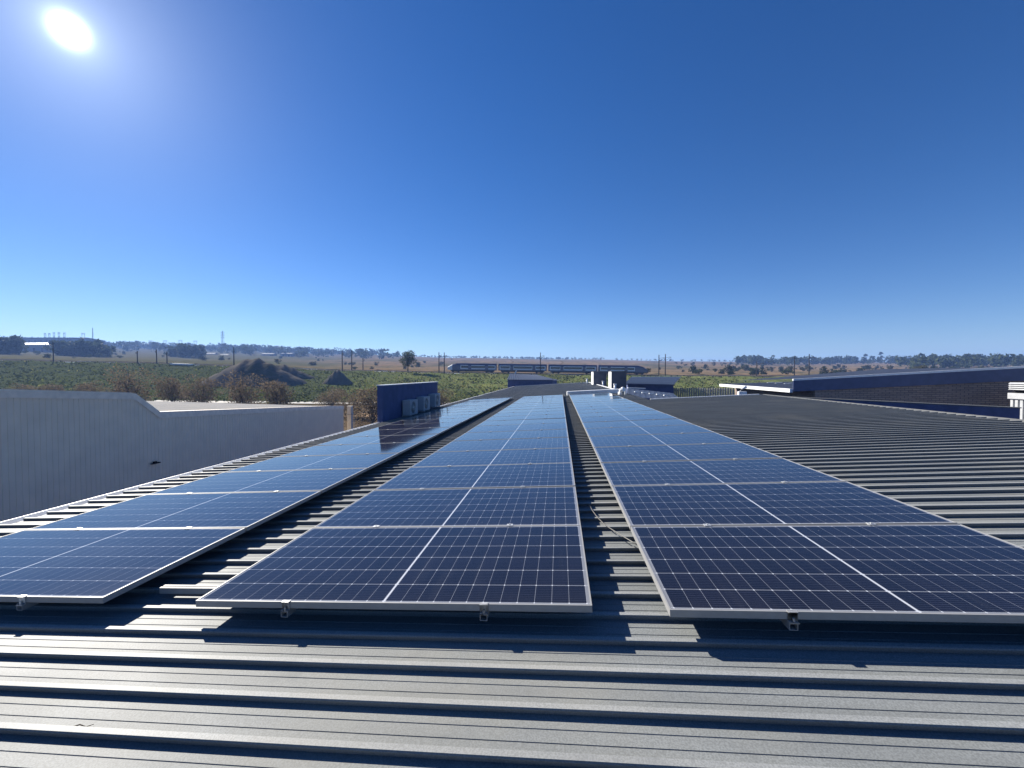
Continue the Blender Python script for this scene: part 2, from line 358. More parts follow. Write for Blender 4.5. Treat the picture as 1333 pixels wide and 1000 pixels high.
# rails
for dd in (168.3, 169.8):
    b = MB(); xs = np.linspace(-1400, 2700, 120)
    for x0, x1 in zip(xs[:-1], xs[1:]): b.beam(on(x0, dd, .15), on(x1, dd, .15), .09, .16)
    tag(b.build('rail', steel_pole), kind='structure')

# ---------------------------------------------------------------- our building and its roof
ROOF_T = .053
def rz(x, off): return CZ - 1.209 - off + ROOF_T * x       # off = metres below the panels' glass
PAN, RIB, PITCH = .147, .118, .2155
XL, XR = -6.1, 8.62
# rib profile over one pitch (y, height above pan): front face, top, back face, pan with two stiffening lines
PROF = [(-.010, 0), (-.019, .024), (-.015, .0290), (.012, .0290), (.016, .024), (.010, 0), (.074, 0), (.0765, .0025), (.0795, 0), (.133, 0), (.1355, .0025), (.1385, 0)]
YR0 = 1.606 + .013 - 14 * PITCH
def ribbed_sheet(name, x0, x1, y0, y1, m, parent, off=PAN, slope=None, nx=2, prof=PROF):
    ys, zs = [], []
    k = math.ceil((y0 - YR0 + .03) / PITCH)
    ys.append(y0); zs.append(0)
    while YR0 + k * PITCH + .17 < y1:
        for a, b in prof: ys.append(YR0 + k * PITCH + a); zs.append(b)
        k += 1
    ys.append(y1); zs.append(0)
    xs = np.linspace(x0, x1, nx); V = []
    for y, z in zip(ys, zs):
        for x in xs: V.append((x, y, rz(x, off) + z))
    n = len(ys); i, j = np.meshgrid(np.arange(n - 1), np.arange(nx - 1), indexing='ij'); a = (i * nx + j).ravel()
    tops_ = np.array([1 if (zs[q] > .028 and zs[q + 1] > .028) else 0 for q in range(n - 1)])     # rib crowns, their bright sheen put into a lighter colour
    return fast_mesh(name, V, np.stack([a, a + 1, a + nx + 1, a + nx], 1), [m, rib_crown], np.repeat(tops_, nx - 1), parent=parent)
fac = thing('factory_building', (0, 0, 0), 'long grey ribbed metal roof carrying the rows of solar panels', 'building')
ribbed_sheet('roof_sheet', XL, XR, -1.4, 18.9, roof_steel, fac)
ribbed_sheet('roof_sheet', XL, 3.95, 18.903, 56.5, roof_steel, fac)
b = MB().box((XL + .1, -1.3, 0), (XR - .1, 18.8, 4.6)).box((XL + .1, 18.9, 0), (3.85, 56.4, 4.6))
b.hexa([(XL + .1, -1.3, 4.6), (XR - .1, -1.3, 4.6), (XR - .1, 18.8, 4.6), (XL + .1, 18.8, 4.6), (XL + .1, -1.3, rz(XL, PAN + .06)), (XR - .1, -1.3, rz(XR, PAN + .06)), (XR - .1, 18.8, rz(XR, PAN + .06)), (XL + .1, 18.8, rz(XL, PAN + .06))])
b.hexa([(XL + .1, 18.9, 4.6), (3.85, 18.9, 4.6), (3.85, 56.4, 4.6), (XL + .1, 56.4, 4.6), (XL + .1, 18.9, rz(XL, PAN + .06)), (3.85, 18.9, rz(3.85, PAN + .06)), (3.85, 56.4, rz(3.85, PAN + .06)), (XL + .1, 56.4, rz(XL, PAN + .06))])
b.build('wall', blue_wall, fac)
def strip(x0, y0, x1, y1, w, h, dz=.0):    # a flashing lying on the roof plane between two points
    b = MB(); d = Vector((x1 - x0, y1 - y0, 0)).normalized(); s = Vector((-d.y, d.x, 0)) * w / 2
    P = [Vector((x0, y0, 0)), Vector((x1, y1, 0))]; q = []
    for z in (0, h):
        for p, sg in ((P[0], -1), (P[1], -1), (P[1], 1), (P[0], 1)):
            c = p + s * sg; q.append((c.x, c.y, rz(c.x, PAN) + z + dz))
    return b.hexa(q)
# gutters and edge trims with their white lit lips
z = rz(XL, PAN)
MB().box((XL - .16, -1.4, z - .16), (XL - .145, 56.5, z + .012)).box((XL - .145, -1.4, z - .16), (XL - .012, 56.5, z - .148)).box((XL - .011, -1.4, z - .16), (XL - .002, 56.5, z - .01)).build('gutter', white_metal, fac)
z = rz(XR, PAN)
MB().box((XR + .012, -1.4, z - .13), (XR + .15, 18.9, z - .118)).box((XR + .15, -1.4, z - .13), (XR + .165, 18.9, z + .034)).build('gutter', mat('grey_gutter_paint', (.12, .125, .13), .6, .3), fac)
strip(4.05, 18.95, XR, 18.95, .09, .035, .002).build('edge_flashing', white_metal, fac)
strip(3.97, 27, 3.97, 56.5, .13, .06, .002).build('edge_flashing', white_metal, fac)
strip(XL, 56.55, 4.0, 56.55, .1, .05, .002).build('edge_flashing', white_metal, fac)
# ---------------------------------------------------------------- solar panels
PW, PD, GAP, FH = 2.278, 1.134, .02, .037
def make_panel():
    root = thing('solar_panel', (0, 0, 0), 'solar panel', 'solar panel')
    L = .008
    b = MB(); x, d = PW / 2, PD
    for (a, c) in (((-x, 0), (x, L)), ((-x, d - L), (x, d)), ((-x, L), (-x + L, d - L)), ((x - L, L), (x, d - L))):
        b.box((a[0], a[1], -FH), (c[0], c[1], 0))
    fl = .028                                                   # lower flange of the frame profile
    b.box((-x + L, L, -FH), (x - L, L + fl, -FH + .0025)); b.box((-x + L, d - L - fl, -FH), (x - L, d - L, -FH + .0025))
    b.build('frame', alu, root)
    MB().box((-x + L, L, -.0075), (x - L, d - L, -.0022)).build('cell_glass', cells, root)
    MB().box((-.09, d * .46, -.022), (.09, d * .54, -.0076)).build('junction_box', black_rubber, root)
    for u in (-.25, .25):                                       # mid clamps over the gap behind the panel
        xc = u * PW
        c = MB().box((xc - .024, d - .009, .0005), (xc + .024, d + GAP + .009, .0045)).box((xc - .024, d + .003, -.04), (xc + .024, d + .017, .0005))
        c = c.build('clamp', alu_dull, root)
        MB().tube([(xc, d + GAP / 2, .0045), (xc, d + GAP / 2, .012)], .0065, 6).build('bolt', alu_dull, c)
    return root
def end_clamp(root):
    for u in (-.25, .25):
        xc = u * PW
        c = MB().box((xc - .022, -.013, .0005), (xc + .022, .009, .0045)).box((xc - .022, -.005, -.0439), (xc + .022, -.0012, .0004)).box((xc - .022, -.022, -.0478), (xc + .022, -.0008, -.044))
        c = c.build('clamp', alu_dull, root); c['label'] = 'silver end clamp gripping the front frame edge'
        MB().tube([(xc, -.0125, -.044), (xc, -.0125, -.024)], .006, 6).build('bolt', alu_dull, c)
ORD = 'first second third fourth fifth sixth seventh eighth ninth tenth eleventh twelfth thirteenth fourteenth fifteenth sixteenth seventeenth eighteenth nineteenth twentieth'.split()
ROWSP = [('left row', 'beside the grey clad wall', -5.027, 2.150, 19), ('middle row', 'between the two dark roof gaps', -2.106, 2.127, 19), ('right row', 'beside the open ribbed roof', .548, 2.094, 20)]
proto = make_panel(); first = True
ang = -math.atan(ROOF_T)
for rname, side, x0, y0, n in ROWSP:
    for k in range(n):
        o = proto if first else copy_tree(proto); first = False
        xc = x0 + PW / 2
        o.location = (xc, y0 + k * (PD + GAP), rz(xc, 0) + random.uniform(-.0015, .0015)); o.rotation_euler = (random.gauss(0, .0022), ang + random.gauss(0, .0012), 0)
        where = 'nearest' if k == 0 else ('farthest' if k == n - 1 else ORD[k] + ' from the front')
        tag(o, f'dark blue solar panel, {where} in the {rname}', 'solar panel', f'solar panels in the {rname}')
        if k == 0:
            fr = o
            end_clamp(fr)
# mounting rails under each row, with their feet on the ribs
for rname, side, x0, y0, n in ROWSP:
    for u, nm in ((.25, 'left'), (.75, 'right')):
        x = x0 + u * PW; zt = rz(x, FH + .001); y1 = y0 + n * (PD + GAP) + .04
        r = thing('mounting_rail', (x, y0 - .018, zt), f'aluminium rail on feet under the {rname}, on the {nm} side of its panels', 'mounting rail', 'aluminium rails under the solar panels')
        L = y1 - y0 + .018
        b = MB()
        for a, c in (((-.02, 0, -.040), (.02, L, -.037)), ((-.02, 0, -.037), (-.017, L, 0)), ((.017, 0, -.037), (.02, L, 0)), ((-.017, 0, -.003), (-.006, L, 0)), ((.006, 0, -.003), (.017, L, 0))): b.box(a, c)
        b.build('rail_profile', alu, r)
        yy = .40; cnt = 0
        zr = rz(x, PAN) - zt
        while yy < L - .1 and cnt < 14:
            yc = YR0 + round((yy + y0 - .018 - YR0) / PITCH) * PITCH - (y0 - .018)
            f = MB().box((-.0355, yc - .02, zr + .030), (-.0215, yc + .02, -.008)).box((-.0355, yc - .03, zr + .0295), (.036, yc + .03, zr + .0345))
            f.box((.0215, yc - .02, zr + .0345), (.0255, yc + .02, -.015))
            f.build('foot', alu_dull, r)
            yy += 6 * PITCH; cnt += 1

# loose rail offcut in the gap, cable
b = MB(); zz = rz(-2.4, PAN) + .031
b.box((-.28, -.02, 0), (.28, .02, .003)).box((-.28, -.02, .003), (.28, -.017, .04)).box((-.28, .017, .003), (.28, .02, .04)).box((-.28, -.017, .037), (.28, -.006, .04)).box((-.28, .006, .037), (.28, .017, .04))
o = b.build('rail_offcut', alu); o.location = (-2.37, 2.43, zz + .001); o.rotation_euler = (0, ang, 0)
tag(o, 'short aluminium rail offcut lying across the ribs in the left gap', 'rail offcut')
b = MB(); pts = []
for i in range(15):
    t = i / 14; x = .30 + .26 * (1 - t) ** 1.6; y = 3.0 + 1.1 * t
    pts.append((x, y, rz(x, PAN) + .038 + .06 * (1 - t) ** 2 + .004 * math.sin(9 * t)))
o = b.tube(pts, .004, 6).build('cable', mat('grey_cable', (.10, .095, .085), .5), smooth=True); tag(o, 'thin grey cable hanging from the right row into the narrow roof gap', 'cable')

b = MB(); tw = [(-.045, -.006), (-.02, .004), (.012, .002), (.035, .012)]
p0 = Vector((-1.95, 1.44, rz(-1.95, PAN)))
o = b.tube([p0 + Vector((x, y, .004 + .004 * (i % 2))) for i, (x, y) in enumerate(tw)], .0028, 6, .0012).build('twig', brown_bark); tag(o, 'tiny dark twig lying on the near roof sheeting at the lower left', 'twig')

# ---------------------------------------------------------------- grey clad building on the left
CX = -13.0
clad = thing('clad_warehouse', (CX, 6, 0), 'grey ribbed clad warehouse with stepped parapet beside the left panel row', 'building')
W0 = Vector((-7, 6, 0))
top = [(-7, -6, 7.2 + .2), (0, 0, 0)]
prof_px = [(0, 507), (168, 511.6), (176, 513.2), (207, 536.5), (430, 528.6), (447, 528.6)]
tops = [atX(x, y, CX) for x, y in prof_px]
dz0 = (tops[1].z - tops[0].z) / (tops[1].y - tops[0].y)
tops = [Vector((CX, -5, tops[0].z + dz0 * (-5 - tops[0].y)))] + tops
ty = [p.y for p in tops]; tz = [p.z for p in tops]
b = MB(); y = -5.0; pitch = .122; yend = ty[-1]
cl = []                                     # cladding ribs run upright
while y < yend - .01:
    for a, dx in ((0, 0), (.05, 0), (.057, .013), (.085, .013), (.092, 0)):
        yy = min(y + a, yend); cl.append((yy, dx))
    y += pitch
cl.append((yend, 0)); V = []
for yy, dx in cl:
    V.append((dx, yy - 6, 0)); V.append((dx, yy - 6, float(np.interp(yy, ty, tz)) - .02))
Q = [(2 * i, 2 * i + 2, 2 * i + 3, 2 * i + 1) for i in range(len(cl) - 1)]
fast_mesh('cladding', V, Q, grey_clad, parent=clad)
b = MB()
for p, q in zip(tops[:-1], tops[1:]):       # capping along the stepped top edge
    a, c = Vector((0, p.y - 6, p.z)), Vector((0, q.y - 6, q.z))
    b.hexa([a + Vector((.026, 0, -.2)), c + Vector((.026, 0, -.2)), c + Vector((.026, 0, 0)), a + Vector((.026, 0, 0)),
            a + Vector((.038, 0, -.2)), c + Vector((.038, 0, -.2)), c + Vector((.038, 0, .012)), a + Vector((.038, 0, .012))])
    b.hexa([a + Vector((-.24, 0, 0)), c + Vector((-.24, 0, 0)), c + Vector((.026, 0, 0)), a + Vector((.026, 0, 0)),
            a + Vector((-.24, 0, .012)), c + Vector((-.24, 0, .012)), c + Vector((.026, 0, .012)), a + Vector((.026, 0, .012))])
b.build('capping', mat('grey_capping', (.82, .68, .51), .55, .4), clad)
MB().box((-18, -11, 0), (-.25, yend - 6, 4.6)).build('wall', grey_clad, clad)
def loc(v): return (v[0] - CX, v[1] - 6, v[2])
# low roof behind the parapet and the higher roof behind the near part
def sheet_quad(A, B, C, D, n, m, name, parent, h=.03):   # ribbed sheet between edges AB and DC, ribs along A-D
    V = []; A, B, C, D = map(Vector, (A, B, C, D)); nrm = (B - A).cross(D - A).normalized()
    if nrm.z < 0: nrm = -nrm
    for i in range(n * 4 + 1):
        t = i / (n * 4); k = h if (i % 4) in (1, 2) else 0
        t2 = (i // 4 + (0, .25, .4, .65)[i % 4]) / n if i < n * 4 else 1
        V.append(A.lerp(B, t2) + nrm * k); V.append(D.lerp(C, t2) + nrm * k)
    return fast_mesh(name, V, [(2 * i, 2 * i + 2, 2 * i + 3, 2 * i + 1) for i in range(n * 4)], m, parent=parent)
zl = tz[-1] - .02
y3 = tops[4].y
sheet_quad(loc((CX - .3, y3 - .5, tz[4] - .1)), loc((CX - .3, yend, zl - .03)), loc((CX - 18, yend + 2, at(400, 523.5, 27).z)), loc((CX - 18, y3 - .5, at(215, 515, 27).z)), 40, pale_roof, 'roof_sheet', clad)
sheet_quad(loc((CX - .3, -5, tz[0] - .05)), loc((CX - .3, y3 - .6, tz[2] - .06)), loc((CX - 16, y3 - .6, tz[2] + .12)), loc((CX - 16, -5, tz[0] + .12)), 60, pale_roof, 'roof_sheet', clad)
o = thing('wall_bracket', atX(201, 603, CX + .03), 'small dark bracket fixed low on the grey clad wall', 'bracket')
MB().box((0, -.13, -.015), (.09, .13, .015)).build('plate', dark_gap, o); MB().box((.01, -.06, .015), (.07, .03, .06)).build('stud', dark_gap, o)

# ---------------------------------------------------------------- blue parapet wall with air conditioners
zr0 = rz(-6.1, PAN)
b = MB().box((-.1, 0, -.5), (.1, 6.5, 1.27)); o = thing('parapet_wall', (-6.24, 13.67, zr0), 'dark blue plastered parapet wall carrying three air conditioner units', 'wall')
b.build('wall_panel', blue_wall, o, .01); MB().box((-.125, -.02, 1.2705), (.125, 6.52, 1.30)).build('coping', white_metal, o)
ac_grey = mat('ac_casing', (.4, .415, .43), .5, .4, 0, .08, 4)
def make_ac():
    r = thing('air_conditioner', (0, 0, 0), 'a', 'air conditioner', 'air conditioner units on the blue parapet wall')
    MB().box((.03, 0, 0), (.35, .84, .60)).build('casing', ac_grey, r, .012)
    b = MB(); n = 24
    for rad, x in ((.235, .352),):
        pts = [(x, .34 + rad * math.cos(2 * math.pi * k / n), .30 + rad * math.sin(2 * math.pi * k / n)) for k in range(n)]
        b.face(pts)
    b.build('fan', dark_gap, r)
    b = MB()
    for k in range(6):
        rad = .05 + .037 * k
        b.tube([(.358, .34 + rad * math.cos(2 * math.pi * q / 20), .30 + rad * math.sin(2 * math.pi * q / 20)) for q in range(21)], .005, 4)
    for q in range(8):
        a = math.pi * q / 8; b.beam((.358, .34 - .24 * math.cos(a), .30 - .24 * math.sin(a)), (.358, .34 + .24 * math.cos(a), .30 + .24 * math.sin(a)), .006)
    b.build('fan_grille', alu_dull, r)
    for yy in (.1, .70): MB().box((-.13, yy, -.045), (.36, yy + .04, -.005)).build('bracket', alu_dull, r)
    MB().tube([(.05, .9, .12), (-.02, .93, .1), (-.05, .93, -.3)], .02, 6).build('pipe', black_rubber, r)
    return r
ac = make_ac()
for k, (y, z, l) in enumerate(((15.35, -1.62, 'nearest white air conditioner unit on the blue parapet wall'), (16.95, -1.58, 'middle white air conditioner unit on the blue parapet wall'), (18.55, -1.53, 'farthest white air conditioner unit on the blue parapet wall'))):
    o = ac if k == 0 else copy_tree(ac); o.location = (-6.12, y, CZ + z); o['label'] = l

# grey post beyond the grey wall
p = at(456, 570, 27); o = thing('steel_post', (p.x, p.y, 0), 'pale grey steel post behind the far end of the grey clad wall', 'post')
zt = at(456, 528.5, 27).z
MB().box((-.14, -.14, 0), (.14, .14, zt - .03)).build('shaft', concrete, o, .01); MB().box((-.16, -.16, zt - .0295), (.16, .16, zt)).build('cap', concrete, o); MB().box((-.17, -.17, zt - .58), (.17, .17, zt - .52)).build('collar', steel_pole, o)
p = at(462, 570, 28); zt = at(462, 541, 28).z
o = MB().tube([(p.x, p.y, 0), (p.x, p.y, zt)], .02, 6).build('thin_post', steel_pole); tag(o, 'thin wire post just right of the pale grey steel post', 'post')

# ---------------------------------------------------------------- right: brick building with blue fascia
def wall_quad_uv(name, A, B, zb, zt_a, zt_b, m, parent, th=.25):
    A, B = Vector(A), Vector(B); d = B - A; L = d.length; n = Vector((d.y, -d.x, 0)).normalized() * -th
    za, zb2 = zb if isinstance(zb, tuple) else (zb, zb)
    q = [(A.x, A.y, za), (B.x, B.y, zb2), (B.x + n.x, B.y + n.y, zb2), (A.x + n.x, A.y + n.y, za), (A.x, A.y, zt_a), (B.x, B.y, zt_b), (B.x + n.x, B.y + n.y, zt_b), (A.x + n.x, A.y + n.y, zt_a)]
    o = MB().hexa(q).build(name, m, parent)
    uv = o.data.uv_layers.new(name='UVMap')
    for lp in o.data.loops:
        v = o.data.vertices[lp.vertex_index].co; uv.data[lp.index].uv = ((Vector((v.x, v.y)) - Vector((A.x, A.y))).length, v.z)
    return o
bb = thing('brick_building', (0, 0, 0), 'brown brick building with dark blue fascia and dark sloping roof on the right', 'building')
PA, PB = at(1032, 509.8, 24.6), at(1400, 492.3, 20.2)
A2, B2 = Vector((PA.x, PA.y)), Vector((PB.x, PB.y)); PE = at(1700, 480, 16.6); E2 = B2 + (B2 - A2).normalized() * 5
PF = at(939, 502, 37); F2 = Vector((PF.x, PF.y))
zbA, zbB = PA.z, PB.z + .02
gz = (PB.z - PA.z) / (B2 - A2).length
zE = PB.z + gz * 5
wall_quad_uv('brick_wall', (*(A2 + (B2 - A2).normalized() * 1.1), 0), (*E2, 0), 0, zbA + .25, zE + .25, brick, bb)
sh_ = (B2 - A2).normalized() * 1.1
wall_quad_uv('brick_wall', (*(F2 + sh_), 0), (*(A2 + sh_ + (F2 - A2).normalized() * .3), 0), 0, PA.z + .1, PA.z + .1, brick, bb)
# fascia: a deep blue band proud of the brick, white capping on top
d2 = (E2 - A2).normalized(); n2 = Vector((d2.y, -d2.x)) * .09
ft_a, ft_e = at(1032, 495.8, 24.4).z, at(1400, 475.5, 20.0).z
ft_e = ft_a + (ft_e - ft_a) / (B2 - A2).length * (E2 - A2).length
def band(z0a, z0e, z1a, z1e, off, th, m, name):
    o1 = n2.normalized() * off; o2 = n2.normalized() * (off + th)
    q = []
    for za, ze in ((z0a, z0e), (z1a, z1e)):
        q += [(A2.x + o1.x, A2.y + o1.y, za), (E2.x + o1.x, E2.y + o1.y, ze), (E2.x + o2.x, E2.y + o2.y, ze), (A2.x + o2.x, A2.y + o2.y, za)]
    return MB().hexa(q).build(name, m, bb)
band(zbA, zE, ft_a, ft_e, .003, .07, blue_metal, 'fascia')
band(ft_a + .001, ft_e + .001, ft_a + .11, ft_e + .11, -.12, .215, white_metal, 'capping')
# roof sheets rising to the right, white eave gutter on the left
ra, rf = Vector((A2.x, A2.y, PA.z + .14)), Vector((F2.x, F2.y, PA.z + .14))
rb = Vector((E2.x, E2.y, ft_e - .05)); rc_ = at(1640, 478.5, 27)
sheet_quad(ra, rf, rc_, rb, 46, dark_roof, 'roof_sheet', bb)
so_ = Vector((d2.x, d2.y, 0)) * -.16; o3 = Vector((0, 0, -.2)); o4 = Vector((0, 0, .02))
MB().hexa([ra + o3 + so_, rf + o3 + so_, rf + o3 - so_ * .05, ra + o3 - so_ * .05, ra + o4 + so_, rf + o4 + so_, rf + o4 - so_ * .05, ra + o4 - so_ * .05]).build('gutter', white_metal, bb)
sheet_quad(at(965, 495.4, 40), at(1150, 480.6, 46), at(1430, 476.8, 36), at(1400, 482, 29.5), 30, dark_roof, 'roof_sheet', bb)
# roof vent dashes: skylight strips
for k in range(5):
    t = .12 + k * .16
    p0 = rf.lerp(rc_, .1).lerp(ra.lerp(rb, .1), t); p1 = p0 + Vector((.5, -.08, .045)); MB().beam(p0 + Vector((0, 0, .045)), p1 + Vector((0, 0, .045)), .12, .03).build('roof_vent', white_metal, bb)

# low dark blue wall between our roof edge and the brick building
zlow = rz(XR, PAN)
lw = thing('low_wall', (0, 0, 0), 'low dark blue wall along the right edge of the ribbed roof', 'wall')
q0, q1 = at(985, 514.6, 21.2), at(1328, 530.4, 17.2)
w2 = Vector((q1.x - q0.x, q1.y - q0.y, 0)).normalized(); nb_ = Vector((-w2.y, w2.x, 0)) * .2
def low(zo0, zo1, e, m, nm):
    f = nb_.normalized() * e; ends = [q0 - w2 * e - f, q1 + w2 * e - f, q1 + w2 * e + nb_ + f, q0 - w2 * e + nb_ + f]
    zz = [q0.z, q1.z, q1.z, q0.z]
    MB().hexa([(p.x, p.y, z + zo0 if zo0 > -1 else 0) for p, z in zip(ends, zz)] + [(p.x, p.y, z + zo1) for p, z in zip(ends, zz)]).build(nm, m, lw)
low(-9, -.041, 0, blue_wall, 'wall_panel'); low(-.04, 0, .03, mat('grey_coping', (.2, .2, .19), .8), 'coping')
# white clad lean-to at the right frame edge, its ribbed side facing the sun
p = at(1314.5, 548, 19.6); q = at(1314.5, 519, 19.6); q2 = at(1314.5, 511.5, 19.6); q3 = at(1314.5, 507.3, 19.6); q4 = at(1314.5, 497.5, 19.6)
shed_white = mat('weathered_white_metal', (.38, .39, .40), .6, .3, 0, .1, 5)
lt = thing('clad_shed', (p.x, p.y, 0), 'white ribbed shed wall with capping at the right edge of the roof', 'shed')
V = []; y = 0.
while y > -6:
    for a, dx in ((0, 0), (.11, 0), (.12, .06), (.19, .06), (.2, 0)): V.append((dx, y - a, 0)); V.append((dx, y - a, q.z))
    y -= .21
fast_mesh('cladding', V, [(2 * i, 2 * i + 2, 2 * i + 3, 2 * i + 1) for i in range(len(V) // 2 - 1)], shed_white, parent=lt)
MB().box((-.08, -6, q.z), (3, .05, q2.z)).build('capping', shed_white, lt)
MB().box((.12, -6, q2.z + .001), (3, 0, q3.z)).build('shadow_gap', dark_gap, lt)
b = MB()
n = 4; st = (q4.z - q3.z) / n
for k in range(n):
    z0 = q3.z + .002 + k * st; b.hexa([(-.1, -6, z0), (3, -6, z0), (3, .02, z0), (-.1, .02, z0), (-.02, -6, z0 + st * .8), (3, -6, z0 + st * .8), (3, .02, z0 + st * .8), (-.02, .02, z0 + st * .8)])
b.build('roof_sheet', shed_white, lt)

# ---------------------------------------------------------------- far end of our roof
o = thing('roof_room', (0, 0, 0), 'dark blue rooftop block with low sloping roof at the far end of the ribbed roof', 'roof block')
a, c = at(661, 503.5, 57.5), at(719, 502, 57.5); h = at(661, 494.3, 57.5).z
MB().hexa([(a.x, a.y, 4), (c.x, c.y, 4), (c.x + .6, c.y + 4, 4), (a.x + .6, a.y + 4, 4), (a.x, a.y, h), (c.x, c.y, h), (c.x + .6, c.y + 4, h), (a.x + .6, a.y + 4, h)]).build('wall', blue_wall, o)
d0 = at(660, 494.2, 57.2); d1 = at(729, 495.4, 57.2); d2_ = at(700, 488.2, 70); d3 = at(664, 486.4, 70)
sheet_quad(d0, d1, d2_, d3, 20, dark_roof, 'roof_sheet', o, .03)
p = at(670, 484.5, 69); MB().tube([p - Vector((0, 0, .3)), p + Vector((.25, 0, .1)), p + Vector((.3, 0, .3))], .12, 6).build('vent_cowl', white_metal, o)
for (x0, x1, xw, y0, y1, d, l) in ((769.5, 789.5, 772.6, 484.3, 500.5, 44, 'left of two dark parapet blocks with sunlit ends beyond the right panel row'), (791.8, 815.5, 796, 484, 503, 36, 'right and nearer of two dark parapet blocks beyond the right panel row')):
    o = thing('parapet_block', (0, 0, 0), l, 'parapet', 'dark parapet blocks at the roof end')
    a, c = at(xw, y1, d), at(x1, y1, d - .2); h = at(xw, y0, d).z
    th = at(x0, y1, d + 3)
    l2 = Vector((th.x - a.x, th.y - a.y)); l2 = l2.normalized() * 2.6
    MB().hexa([(a.x, a.y, 3), (c.x, c.y, 3), (c.x + l2.x, c.y + l2.y, 3), (a.x + l2.x, a.y + l2.y, 3), (a.x, a.y, h), (c.x, c.y, h), (c.x + l2.x, c.y + l2.y, h), (a.x + l2.x, a.y + l2.y, h)]).build('wall', mat('slate_plaster', (.10, .105, .13), .8, .2, 0, .2, 2), o)
    MB().hexa([(a.x - .03, a.y - .03, h + .001), (c.x + .03, c.y - .03, h + .001), (c.x + l2.x, c.y + l2.y, h + .001), (a.x + l2.x - .03, a.y + l2.y, h + .001), (a.x - .03, a.y - .03, h + .06), (c.x + .03, c.y - .03, h + .06), (c.x + l2.x, c.y + l2.y, h + .06), (a.x + l2.x - .03, a.y + l2.y, h + .06)]).build('coping', mat('slate_coping', (.16, .165, .19), .7), o)
    f = [Vector((a.x, a.y, 5)), Vector((a.x + l2.x, a.y + l2.y, 5)), Vector((a.x + l2.x, a.y + l2.y, h - .02)), Vector((a.x, a.y, h - .02))]; off = Vector((-l2.y, l2.x, 0)).normalized() * .02
    MB().hexa([f[0] + off * .2, f[1] + off * .2, f[1] + off, f[0] + off, f[3] + off * .2, f[2] + off * .2, f[2] + off, f[3] + off]).build('sunlit_end_face', white_paint, o)  # white sheet puts the sunlight on this end into the colour
o = thing('blue_annex', (0, 0, 0), 'dark blue annex block with flat roof left of the green field patch', 'building')
a, c = at(817, 513, 46), at(876.5, 513, 44); h0 = at(817, 499.8, 46).z; h1 = at(876.5, 501, 44).z
MB().hexa([(a.x, a.y, 0), (c.x, c.y, 0), (c.x + 2, c.y + 18, 0), (a.x + 2, a.y + 18, 0), (a.x, a.y, h0), (c.x, c.y, h1), (c.x + 2, c.y + 18, h1), (a.x + 2, a.y + 18, h0)]).build('wall', blue_wall, o)
e0, e1, e2, e3 = at(812, 499.4, 45.8), at(877.5, 500.6, 43.8), at(886, 491.2, 64), at(822, 491.2, 66)
sheet_quad(e0, e1, e2, e3, 24, dark_roof, 'roof_sheet', o, .04)
MB().beam(e3 + Vector((0, 0, .05)), e2 + Vector((0, 0, .05)), .18, .08).build('ridge_capping', white_metal, o)
MB().beam(e0 + Vector((0, -.05, -.06)), e1 + Vector((0, -.05, -.06)), .05, .12).build('fascia', blue_metal, o)
# white flashing across the end of the right row, vents and the small side roof
o = strip(.45, 25.55, 3.6, 25.7, .55, .24, .02).build('end_flashing', white_metal); tag(o, 'white metal flashing bar lying across the far end of the right row', 'flashing')
sr = thing('side_roof', (0, 0, 0), 'small dark side roof with white dashes beyond the right panel row', 'roof')
s0, s1, s2, s3 = at(815, 517.5, 24), at(886, 519.8, 22), at(876, 512, 30), at(817, 505.6, 33)
sheet_quad(s0, s1, s2, s3, 9, dark_roof, 'roof_sheet', sr, .012)
MB().beam(s3 + Vector((0, 0, .04)), at(840, 505.8, 33), .2, .07).build('ridge_capping', white_metal, sr)
for k in range(5):
    x = 826 + k * 9.5; p0 = at(x, 510 + k * 1.15, 28 - k * .6); p1 = at(x + 6, 510.5 + k * 1.15, 28 - k * .6); MB().beam(p0, p1, .16, .06).build('lit_rib_end', white_metal, sr)  # white bars stand for sunlit rib ends, brightness put into the colour
MB().face([s0, s1, Vector((s1.x, s1.y, 0)), Vector((s0.x, s0.y, 0))]).face([s0, s3, Vector((s3.x, s3.y, 0)), Vector((s0.x, s0.y, 0))]).face([s1, s2, Vector((s2.x, s2.y, 0)), Vector((s1.x, s1.y, 0))]).build('wall', blue_wall, sr)
cw = thing('vent_cowl', at(806.5, 517, 23), 'white bent vent cowl standing at the far right corner of the panels', 'vent')
MB().tube([(0, 0, -.1), (0, 0, .28), (.03, -.05, .38), (.12, -.12, .43)], .1, 10).build('pipe', white_metal, cw, smooth=True)
MB().tube([(.12, -.12, .43), (.2, -.19, .45)], .14, 10).build('hood', white_metal, cw); MB().box((.28, -.05, -.15), (.36, .05, .5)).build('bracket', white_metal, cw)
for (px, py, d, hh, l) in ((800.5, 507, 31, .35, 'white vent pipe just left of the bent cowl'), (785, 502.5, 43, .45, 'short white pipe in front of the left parapet block'), (764, 499, 52, .5, 'small grey pipe stub at the far roof edge')):
    p = at(px, py, d); o = thing('vent_pipe', p, l, 'vent pipe', 'small vent pipes at the roof end')
    MB().tube([(0, 0, -.3), (0, 0, hh)], .09, 8).build('pipe', white_metal, o, smooth=True); MB().tube([(0, 0, hh), (0, 0, hh + .08)], .13, 8).build('cap', white_metal, o)

